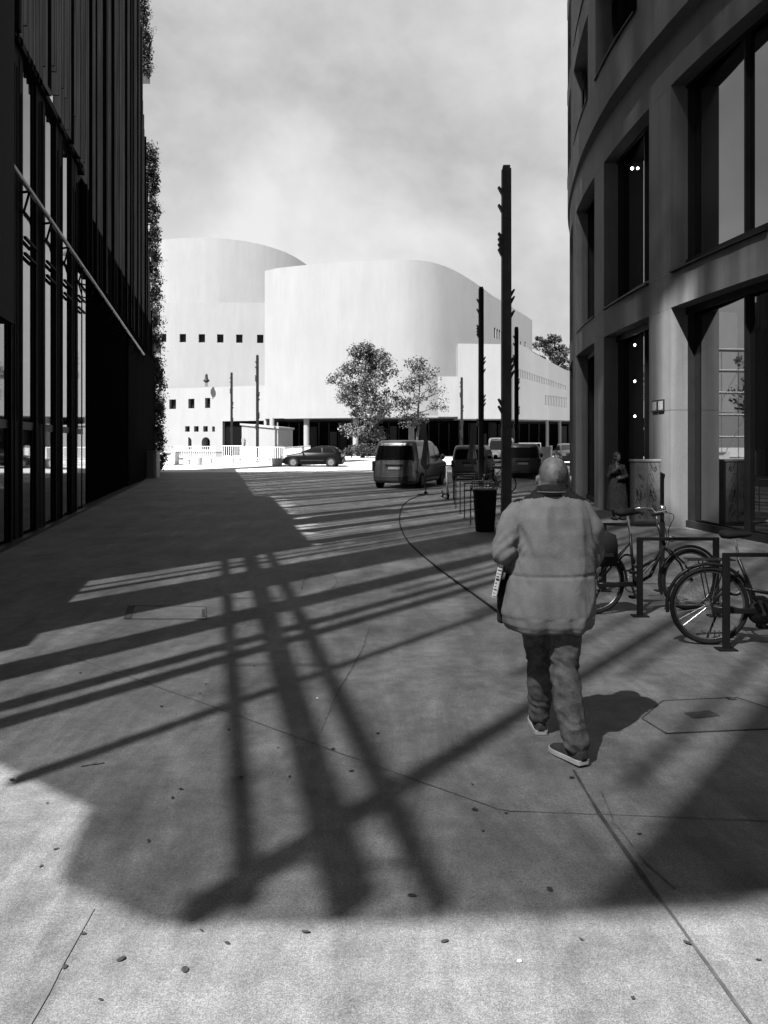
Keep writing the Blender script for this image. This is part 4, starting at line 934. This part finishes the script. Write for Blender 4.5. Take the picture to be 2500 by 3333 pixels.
mb = MB(); P = spline([(*gp(px, py).to_tuple()[:2], .012) for px, py in ((1387, 1611), (1345, 1622), (1313, 1645), (1300, 1690), (1318, 1748), (1365, 1800), (1440, 1862), (1530, 1928), (1625, 1998), (1730, 2075))], 8)
mb.tube(P, .013, 6); mb.build('cable', M_tyre, t, smooth=True)

# ------------------------------------------------------------------ covers, cabinet, litter
def cover(corners, label, plates=(), handles=()):
    P = [gp(*c) for c in corners]; c0 = sum(P, Vector()) / len(P); t = thing('manhole_cover', label, 'manhole cover', c0)
    mb = MB(); mb.add([(p.x - c0.x, p.y - c0.y, .004) for p in P], [tuple(range(len(P)))]); mb.build('plate', mat('cover_concrete', .072, .8, amp=.25, scale=4, amp2=.3), t, fix=False)
    mb = MB(); n = len(P)
    for i in range(n):
        a, b = P[i] - c0, P[(i + 1) % n] - c0; mb.bar((a.x, a.y, .004), (b.x, b.y, .004), .010, .006)
    mb.build('frame', M_joint, t)
    for q in plates:
        Q = [gp(*c) - c0 for c in q[:-1]]; mb = MB(); mb.add([(p.x, p.y, .009) for p in Q], [tuple(range(len(Q)))]); mb.build('insert', q[-1], t, fix=False)
cover([(412, 2016), (432, 1972), (670, 1976), (672, 2016)], 'rectangular manhole cover with dark handles on the left of the pavement', plates=[((402, 2016), (416, 1974), (440, 1974), (428, 2016), M_joint), ((657, 2010), (657, 1985), (666, 1985), (668, 2010), M_joint)])
cover([(2090, 2340), (2157, 2283), (2398, 2272), (2530, 2315), (2560, 2372), (2169, 2389)], 'large pavement access cover with a small dark square plate, right of the man', plates=[((2226, 2324), (2308, 2316), (2345, 2333), (2260, 2342), M_joint), ((2165, 2384), (2172, 2390), (2200, 2388), (2190, 2384), M_chrome), ((2360, 2273), (2372, 2280), (2398, 2280), (2390, 2274), M_chrome)])
def cabinet():
    x0, x1, Y = wx(2066, 17.2), wx(2150, 17.2), 17.2; W = x1 - x0
    t = thing('utility_cabinet', 'grey cabinet scrawled with graffiti, against the near concrete column', 'cabinet', (x0, Y, 0))
    m = mat('cabinet_grey', .0394, .6, amp=.25, scale=5)
    mb = MB(); mb.box(0, W, 0, .34, .08, 1.40); mb.build('body', m, t, bevel=.01)
    mb = MB(); mb.box(-.02, W + .02, -.02, .36, 1.40, 1.45); mb.build('lid', mat('cabinet_lid', .0787, .6), t, bevel=.008)
    mb = MB(); mb.box(.03, W - .03, .03, .32, 0, .08); mb.build('base', M_dark, t)
    rnd = random.Random(9)
    for i in (0, 1):
        a = .015 + i * W / 2; mb = MB(); mb.box(a, a + W / 2 - .03, -.012, 0, .11, 1.38); d = mb.build('door', mat('cabinet_door', .0472, .6, amp=.3, scale=6), t, bevel=.004)
        mb = MB(); mb.box(a + .03, a + .05, -.03, -.012, .7, .8); mb.build('handle', M_dark, d)
        mb = MB()
        for j in range(13):
            c = Vector((a + rnd.uniform(.05, W / 2 - .09), -.0135, rnd.uniform(.2, 1.3))); pts = []
            s = rnd.uniform(.02, .09); ph = rnd.uniform(0, 6)
            for q in range(9): pts.append((min(max(c.x + s * math.sin(q * .9 + ph) * .8 + q * .002, a + .005), a + W / 2 - .04), -.0135, c.z + s * 1.3 * math.cos(q * 1.3 + ph)))
            mb.tube(pts, .0035, 4)
        mb.build('graffiti', M_black, d)
cabinet()
leafm = mat('dry_leaf', .017, .9, amp=.5, scale=50)
lf = [(385, 1586, 1), (587, 1620, 1), (205, 1611, .7), (265, 1505, .7), (722, 1535, .7), (640, 1495, .6), (972, 1500, 1), (1413, 1529, .9), (1310, 1384, 1.2), (1510, 1110, 1), (548, 1073, .9), (472, 1210, .9), (178, 1235, .8), (38, 1016, 1), (150, 1089, .6), (767, 1008, .9), (727, 856, .8), (1117, 987, .9), (1200, 867, .9), (1057, 918, 1), (513, 782, 1), (255, 675, 1), (655, 710, .9), (883, 913, .6), (575, 1045, .8), (635, 740, .7), (808, 653, .7), (1500, 1030, .6), (130, 1290, .7), (320, 1715, .6), (920, 1005, .7)]
lf = [gp(a * 1.0247, 1500 + b * 1.0247).to_tuple() + (s,) for a, b, s in lf] + [gp(1500 + a * .6028, 2500 + b * .6028).to_tuple() + (s,) for a, b, s in ((75, 228, 1), (1225, 950, 1), (1610, 1041, .7), (930, 1247, .6), (120, 343, .6), (245, 248, .6), (650, 930, .6), (965, 360, .7), (600, 55, 1.1), (480, 660, 1))]
lmesh = None; rnd = random.Random(5)
for i, (x, y, z, s) in enumerate(lf):
    if i == 0:
        mb = MB(); vs = []
        for j in range(9):
            u = j / 8; wv = math.sin(math.pi * u) ** .7 * .011; vs += [(-.02 + .04 * u, -wv, .004 + .006 * abs(u - .5)), (-.02 + .04 * u, 0, .002 + .004 * u), (-.02 + .04 * u, wv, .005 + .005 * math.sin(u * 5))]
        mb.add(vs, [(3 * j + k, 3 * j + k + 1, 3 * j + k + 4, 3 * j + k + 3) for j in range(8) for k in (0, 1)]); o = mb.build('fallen_leaf', leafm, fix=False); lm = o.data
    else:
        o = bpy.data.objects.new('fallen_leaf', lm); col.objects.link(o)
    o.location = (x, y, .004); o.rotation_euler = (0, 0, rnd.uniform(0, 6.28)); o.scale = (s * .85, s * rnd.uniform(.6, 1.1), s * .4)
    o['label'] = 'small dark dry leaf lying flat on the concrete pavement'; o['category'] = 'leaf'; o['group'] = 'small dry leaves scattered on the pavement'
for a, b, s in ((1691, 3131, 'scrap of white paper in the sunlit foreground'), (1033, 2274, 'tiny white pebble between the stripes left of the man')):
    p = gp(a, b); mb = MB(); mb.ell((0, 0, 0), (.009, .007, .004), 8, 6); o = mb.build('litter_scrap', M_white_paint); o.location = (p.x, p.y, .004); o['label'] = s; o['category'] = 'litter'
p = gp(298, 2492); mb = MB(); mb.tube([(-.05, -.02, .004), (0, .0, .006), (.03, .012, .004), (.06, .03, .004)], .0025, 5); mb.tube([(0, 0, .006), (.02, .03, .005)], .0015, 5); o = mb.build('twig', M_joint); o.location = p; o['label'] = 'thin dark twig on the concrete at the lower left'; o['category'] = 'twig'

# ------------------------------------------------------------------ people
def voxel(mb, vs, smooth=3):
    me = mb.mesh('tmp'); o = bpy.data.objects.new('tmp', me); col.objects.link(o)
    r = o.modifiers.new('r', 'REMESH'); r.mode = 'VOXEL'; r.voxel_size = vs
    if smooth: s = o.modifiers.new('s', 'SMOOTH'); s.factor = .5; s.iterations = smooth
    dg = bpy.context.evaluated_depsgraph_get(); dg.update(); m2 = bpy.data.meshes.new_from_object(o.evaluated_get(dg)); bpy.data.objects.remove(o); bpy.data.meshes.remove(me)
    return m2
def limb(mb, pts, rs, n=16):
    mb.tube(pts, rs, n); 
    for p, r in ((pts[0], rs[0]), (pts[-1], rs[-1])): mb.ell(p, (r, r, r), 14, 10)
    for p, r in list(zip(pts, rs))[1:-1]: mb.ell(p, (r * 1.0, r * 1.0, r * 1.0), 14, 10)
def fold(me, fn):
    me.update(); nrm = [v.normal.copy() for v in me.vertices]
    for v, n in zip(me.vertices, nrm): v.co += n * fn(v.co)
def part(me, name, m, parent, smooth=True):
    me.name = name; o = bpy.data.objects.new(name, me); col.objects.link(o); o.parent = parent; me.materials.clear(); me.materials.append(m); me.shade_smooth(); return o
def ellring(cx, cy, a, b, z, n=28, p=2.4):
    out = []
    for k in range(n):
        t_ = 2 * math.pi * k / n; c, s = math.cos(t_), math.sin(t_)
        out.append((cx + a * abs(c) ** (2 / p) * (1 if c >= 0 else -1), cy + b * abs(s) ** (2 / p) * (1 if s >= 0 else -1), z))
    return out
def hand(mb, w, d, up, L=.1, curl=.5, side=1):
    """palm at w, fingers along d, palm normal up"""
    d = Vector(d).normalized(); up = Vector(up); up = (up - d * up.dot(d)).normalized(); sdx = d.cross(up); w = Vector(w)
    for k in range(4):
        o_ = sdx * (k - 1.5) * .02; mb.tube([w + o_ * .6, w + d * .05 + o_ * .9, w + d * .085 + o_], [.016, .016, .013], 8)
    mb.ell(w + d * .045, (.036, .036, .022), 12, 8)
    for k, ln in enumerate((.062, .074, .068, .052)):
        b = w + d * .085 + sdx * (k - 1.5) * .02; p1 = b + (d * math.cos(curl) + up * math.sin(curl)) * ln * .5; p2 = p1 + (d * math.cos(curl * 2.2) + up * math.sin(curl * 2.2)) * ln * .5
        limb(mb, [b, p1, p2], [.0095, .0088, .0075], 8)
    b = w + d * .02 + sdx * side * .035; p1 = b + (d * .6 + sdx * side * .6 + up * .3).normalized() * .038; p2 = p1 + (d * .8 + up * .5).normalized() * .03
    limb(mb, [b, p1, p2], [.013, .011, .009], 8)
def head(mb, c, fwd, sc_=1.0, w=.079):
    c = Vector(c); f = Vector(fwd).normalized(); r = f.cross(Vector((0, 0, 1))).normalized(); M = Matrix((r, f, Vector((0, 0, 1)))).transposed()
    def E(p, q): mb.ell(c + M @ Vector(p) * sc_, tuple(v * sc_ for v in q), 18, 14, M)
    E((0, -.008, .012), (w, .095, .098)); E((0, .02, -.03), (w * .86, .075, .085)); E((0, .045, -.085), (.048, .045, .035))
    E((0, .095, -.035), (.012, .018, .024)); E((0, .088, -.018), (.009, .014, .03)); E((0, .086, .012), (.045, .012, .01)); E((0, .082, -.068), (.024, .012, .007)); E((0, .080, -.08), (.02, .012, .007))
    for s in (-1, 1):
        E((s * .03, .078, -.008), (.013, .01, .009)); E((s * .052, .055, -.035), (.02, .02, .018))
        E((s * (w + .002), .0, -.035), (.012, .02, .034)); E((s * (w + .014), -.012, -.022), (.007, .018, .026)); E((s * (w + .008), -.004, -.055), (.006, .012, .016))
def shoe(mb_up, mb_sole, heel, ang, L=.29, lift=0):
    c, s = math.sin(ang), math.cos(ang)
    def T(x, y, z): return (heel[0] + x * s + y * c, heel[1] - x * c + y * s, z + lift * (1 - y / L))
    rings = []; rs = []
    for y, wd, h in ((-.005, .02, .05), (.0, .032, .085), (.03, .038, .10), (.08, .04, .10), (.13, .042, .085), (.18, .048, .066), (.23, .048, .055), (.265, .038, .045), (.29, .016, .03)):
        rings.append([T(wd * math.cos(a), y, .025 + max(0, math.sin(a)) * (h - .025) + min(0, math.sin(a)) * .004) for a in [R(k * 24) for k in range(15)]])
        rs.append([T(x, y, z) for x, z in ((-wd - .005, .002), (wd + .005, .002), (wd + .006, .030), (-wd - .006, .030))])
    mb_up.loft(rings); mb_sole.loft(rs)

def man():
    t = thing('person', 'bald man in a pale hip-length jacket and jeans walking away, newspaper under his arm', 'person', (.968, 4.6, 0))
    sk = mat('skin_tanned', .066, .6, amp=.45, scale=22, spec=.3)
    b = MB(); head(b, (.008, .0, 1.577), (0.12, 1, 0), 1.0, .082)
    limb(b, [(0, -.01, 1.40), (0, -.012, 1.47), (.004, -.012, 1.54)], [.078, .074, .070])
    b.loft([ellring(-.01, 0, a, d, z) for z, a, d in ((.86, .15, .1), (1.0, .16, .11), (1.2, .17, .12), (1.38, .17, .11), (1.44, .09, .07))])
    limb(b, [(-.18, 0, 1.37), (-.275, .01, 1.15), (-.15, .22, 1.03)], [.05, .045, .03]); limb(b, [(.17, 0, 1.37), (.24, .03, 1.12), (.10, .24, 1.06)], [.05, .045, .03])
    hand(b, (-.15, .22, 1.03), (.85, .4, -.1), (0, -.3, 1), side=-1, curl=.6); hand(b, (.10, .24, 1.06), (-.85, .35, .0), (0, -.3, -1), side=-1, curl=.6)
    limb(b, [(-.08, 0, .86), (-.055, .16, .47), (-.015, .265, .1)], [.085, .055, .04]); limb(b, [(.07, 0, .86), (.075, -.06, .47), (.1, -.2, .1)], [.085, .055, .04])
    for q, a in (((-.015, .25), .02), ((.105, -.2), -.35)): limb(b, [(q[0], q[1], .07), (q[0] + .1 * math.sin(a), q[1] + .1 * math.cos(a), .05)], [.032, .026], 10)
    me = voxel(b, .0075, 2); part(me, 'body', sk, t)
    # short stubble on back and sides of the head
    h = MB(); h.ell((.008, -.004, 1.588), (.0838, .0975, .0990), 28, 22); me = voxel(h, .006, 1)
    bm = bmesh.new(); bm.from_mesh(me); bmesh.ops.delete(bm, geom=[v for v in bm.verts if v.co.z > 1.668 + .02 * pnoise(v.co * 30) or v.co.z < 1.53 or v.co.y > .05 or (Vector((v.co.x - .005, (v.co.z - 1.635) * 1.0)).length < .032 + .016 * pnoise(v.co * 40))], context='VERTS'); bm.to_mesh(me); bm.free()
    part(me, 'hair', mat('stubble_hair', .036, .9, amp=.55, scale=45, amp2=.5, scale2=120), t)
    # jacket
    j = MB()
    j.loft([ellring(cx, cy, a, d, z, 32, 2.5) for z, cx, cy, a, d in ((.705, -.015, 0, .236, .16), (.73, -.018, 0, .255, .175), (.80, -.02, 0, .262, .175), (.92, -.008, 0, .250, .165), (1.0, .0, .0, .238, .155), (1.12, .012, 0, .215, .15), (1.25, .006, -.005, .212, .15), (1.34, -.002, -.005, .215, .138), (1.40, -.004, -.005, .195, .115), (1.44, -.002, -.005, .155, .095), (1.475, 0, -.005, .105, .085), (1.49, .0, -.002, .09, .085))])
    limb(j, [(-.175, 0, 1.36), (-.232, .0, 1.27), (-.282, -.01, 1.14), (-.235, .11, 1.055), (-.155, .215, 1.035)], [.076, .078, .073, .062, .052])
    limb(j, [(.165, 0, 1.36), (.215, .0, 1.27), (.243, .03, 1.12), (.18, .15, 1.06), (.11, .235, 1.06)], [.08, .082, .074, .062, .052])
    me = voxel(j, .0085, 3)
    def wr(c):
        d = .016 * pnoise(Vector((c.x * 9, c.y * 9, c.z * 3.0))) + .010 * (1 - 2 * abs(pnoise(Vector((c.x * 7 + 9, c.y * 7, c.z * 3.5 + c.x * 2))))) + .007 * pnoise(Vector((c.x * 20 + c.z * 8, c.y * 14, c.z * 9 + 3))) + .004 * (1 - abs(pnoise(Vector((c.x * 16 + 5, c.y * 16, c.z * 6))) * 2)) * .6
        el = max(0, 1 - (Vector((c.x + .24, c.y - .02, c.z - 1.15))).length / .16) + max(0, 1 - (Vector((c.x - .22, c.y - .03, c.z - 1.12))).length / .16)
        d += el * .012 * math.sin((c.z * 1.0 + c.y * .9 + abs(c.x) * .8) * 95)
        u = max(0, 1 - (Vector((abs(c.x) - .17, c.y, c.z - 1.2))).length / .14); d += u * .010 * math.sin(c.z * 40 + c.x * 110)
        k = (c.z - 1.015 - .02 * c.x) / .008
        if abs(k) < 2.5 and c.y < .3 and abs(c.x) < .262: d -= .007 * math.exp(-k * k)
        if c.z < .78: d += .005 * math.sin(c.x * 48 + c.y * 30)
        if abs(c.z - .728) < .006: d -= .003
        return d
    fold(me, wr); me.update()
    ym = me.copy(); bm = bmesh.new(); bm.from_mesh(ym); bmesh.ops.delete(bm, geom=[f for f in bm.faces if f.calc_center_median().z < 1.474 - .23 * abs(f.calc_center_median().x) - (.0 if abs(f.calc_center_median().x) < .12 else -.004)], context='FACES')
    for v in bm.verts: v.co += v.normal * .003
    bm.to_mesh(ym); bm.free()
    jk = part(me, 'jacket', mat('jacket_cotton', .080, .9, amp=.18, scale=8, amp2=.12, scale2=160, bump=.15, bscale=90, spec=.2), t)
    # collar, and shoulder tops in the same dark tone
    c = MB(); rings = []
    for r_, z, tilt in ((.108, 1.462, .0), (.098, 1.49, .006), (.088, 1.515, .014), (.080, 1.518, .014), (.082, 1.49, .006), (.09, 1.46, 0)):
        rings.append([(r_ * math.cos(a), -.004 + r_ * .93 * math.sin(a), z - tilt * math.sin(a)) for a in [2 * math.pi * k / 30 for k in range(30)]])
    n = 30; c.v = [v for q in rings for v in q]; c.f = [(i * n + k, i * n + (k + 1) % n, ((i + 1) % 6) * n + (k + 1) % n, ((i + 1) % 6) * n + k) for i in range(6) for k in range(n)]
    co = c.build('collar', mat('dark_corduroy', .0094, .95, amp=.3, scale=40, spec=.05), jk, smooth=True)
    c = MB(); c.torus((0, -.006, 1.487), .100, .002, axis='z', n=36, m=6, arc=(R(195), R(345))); c.build('piping', mat('pale_piping', .1134, .6), co)
    part(ym, 'shoulder_top', mat('dark_corduroy', .0094, .95, amp=.3, scale=40, spec=.05), jk)
    # trousers
    p = MB()
    limb(p, [(-.075, .0, .84), (-.065, .07, .66), (-.035, .155, .48), (-.03, .215, .3), (-.02, .262, .125)], [.112, .092, .076, .072, .062])
    limb(p, [(.065, .0, .84), (.065, -.03, .66), (.055, -.06, .48), (.065, -.14, .3), (.09, -.205, .12)], [.112, .094, .078, .079, .065])
    me = voxel(p, .0085, 2)
    def wj(c):
        d = .006 * pnoise(Vector((c.x * 12, c.y * 12, c.z * 9))); lo = max(0, 1 - c.z / .34)
        d += lo * .004 * math.sin(c.z * 80 + c.x * 60 + 9 * pnoise(c * 8)) + .008 * (1 - 2 * abs(pnoise(Vector((c.x * 14, c.y * 14, c.z * 17 + c.x * 9))))); kn = max(0, 1 - abs(c.z - .5) / .1); d += kn * .005 * math.sin(c.z * 100 + c.x * 90 + 5 * pnoise(c * 9))
        return d
    fold(me, wj); part(me, 'trousers', mat('denim', .042, .9, amp=.5, scale=14, amp2=.35, scale2=120, spec=.2), t)
    for (hx, hy, a, lift) in ((-.018, .225, .05, .0), (.118, -.262, -.42, .012)):
        u, s = MB(), MB(); shoe(u, s, (hx, hy), a, .29, lift); so_ = u.build('shoe', mat('canvas_shoe', .017, .8, amp=.4, scale=30), t, smooth=True)
        s.build('sole', mat('sole_white', .1928, .6, amp=.2, scale=20), so_, bevel=.003)
        ln = MB()
        for yy in (.1, .13, .16): 
            c_, s_ = math.sin(a), math.cos(a); ln.tube([(hx + x_ * s_ + yy * c_, hy - x_ * c_ + yy * s_, .098 - (yy - .1) * .45 + lift * .6 - abs(x_) * .8) for x_ in (-.03, 0, .03)], .0025, 5)
        ln.build('lace', mat('sole_white', .3118), so_)
    return t
man()
def newspaper():
    t = thing('newspaper', 'folded newspaper sticking out under the bald man\'s left arm', 'newspaper', (.968 - .285, 4.6 + .12, 1.0), 0)
    t.rotation_euler = (R(0), R(12), R(-12))
    mb = MB(); mb.box(-.012, .018, -.14, .22, -.13, .12); s = mb.build('sheets', mat('newsprint', .2835, .9, amp=.1, scale=10), t, bevel=.006)
    mb = MB(); rnd = random.Random(2)
    for k in range(12):
        z = -.12 + k * .019; mb.box(-.0135, -.012, -.13, -.13 + rnd.uniform(.12, .3), z, z + .005)
        mb.box(-.008, -.008 + rnd.uniform(.008, .022), -.1415, -.14, z, z + rnd.choice((.003, .006, .012)))
    mb.build('print', M_dark, s)
newspaper()
t = thing('shoulder_bag', 'slim dark bag hanging at the bald man\'s left hip, mostly hidden by his jacket', 'bag', (.968 - .245, 4.74, .82), R(-10))
mb = MB(); mb.box(-.05, .12, -.05, .05, -.12, .13); mb.build('bag', mat('black_fabric', .0085, .9), t, bevel=.02)
mb = MB(); mb.tube([(.0, 0, .12), (.05, .02, .35), (.14, .0, .60)], .012, 6); mb.build('strap', mat('black_fabric', .0085, .9), t)

def woman():
    t = thing('person', 'long-haired woman in a dark patterned dress standing by the cabinet, hand raised to her chin', 'person', (5.52, 18.9, 0), R(0))
    sk = mat('skin_plain', .0394, .6, amp=.2)
    b = MB(); head(b, (0, 0, 1.48), (.5, -1, 0), .93, .074); limb(b, [(0, .01, 1.28), (0, .01, 1.4)], [.05, .048])
    b.loft([ellring(0, 0, a, d, z) for z, a, d in ((.8, .14, .09), (1.0, .11, .08), (1.2, .14, .09), (1.3, .1, .06))])
    limb(b, [(-.15, 0, 1.25), (-.2, -.03, 1.02), (-.06, -.2, 1.2), ], [.04, .035, .024]); hand(b, (-.06, -.2, 1.2), (.3, .2, 1), (0, -1, .2), side=1)
    limb(b, [(.15, 0, 1.25), (.2, -.02, 1.0), (.05, -.17, .98)], [.04, .035, .024]); hand(b, (.05, -.17, .98), (-1, .0, .1), (0, -1, .2), side=1)
    for s in (-1, 1): limb(b, [(s * .08, 0, .8), (s * .08, 0, .45), (s * .08, .01, .08), (s * .09, -.1, .035)], [.075, .05, .035, .03])
    part(voxel(b, .011, 2), 'body', sk, t)
    d = MB(); d.loft([ellring(0, 0, a, c, z) for z, a, c in ((.22, .26, .2), (.5, .24, .18), (.8, .2, .14), (1.0, .15, .11), (1.2, .165, .11), (1.3, .11, .08))])
    limb(d, [(-.14, 0, 1.24), (-.21, -.03, 1.02), (-.12, -.13, 1.13)], [.06, .055, .06]); limb(d, [(.14, 0, 1.24), (.21, -.02, 1.0), (.12, -.11, .99)], [.06, .055, .06])
    me = voxel(d, .013, 2); fold(me, lambda c: .012 * pnoise(Vector((c.x * 14, c.y * 14, c.z * 3)))); part(me, 'dress', mat('patterned_cloth', .0126, .9, amp=.9, scale=28), t)
    h = MB(); h.ell((0, .025, 1.49), (.098, .10, .118)); limb(h, [(-.06, .04, 1.45), (-.08, .03, 1.28), (-.09, 0, 1.12)], [.045, .045, .025]); limb(h, [(.06, .05, 1.45), (.08, .05, 1.28), (.09, .02, 1.14)], [.045, .045, .025])
    part(voxel(h, .01, 1), 'hair', mat('dark_hair', .0068, .6), t)
    for s in (-1, 1): u = MB(); so_ = MB(); shoe(u, so_, (s * .09, .05), R(180), .25); o = u.build('shoe', M_dark, t, smooth=True); so_.build('sole', M_black, o)
woman()
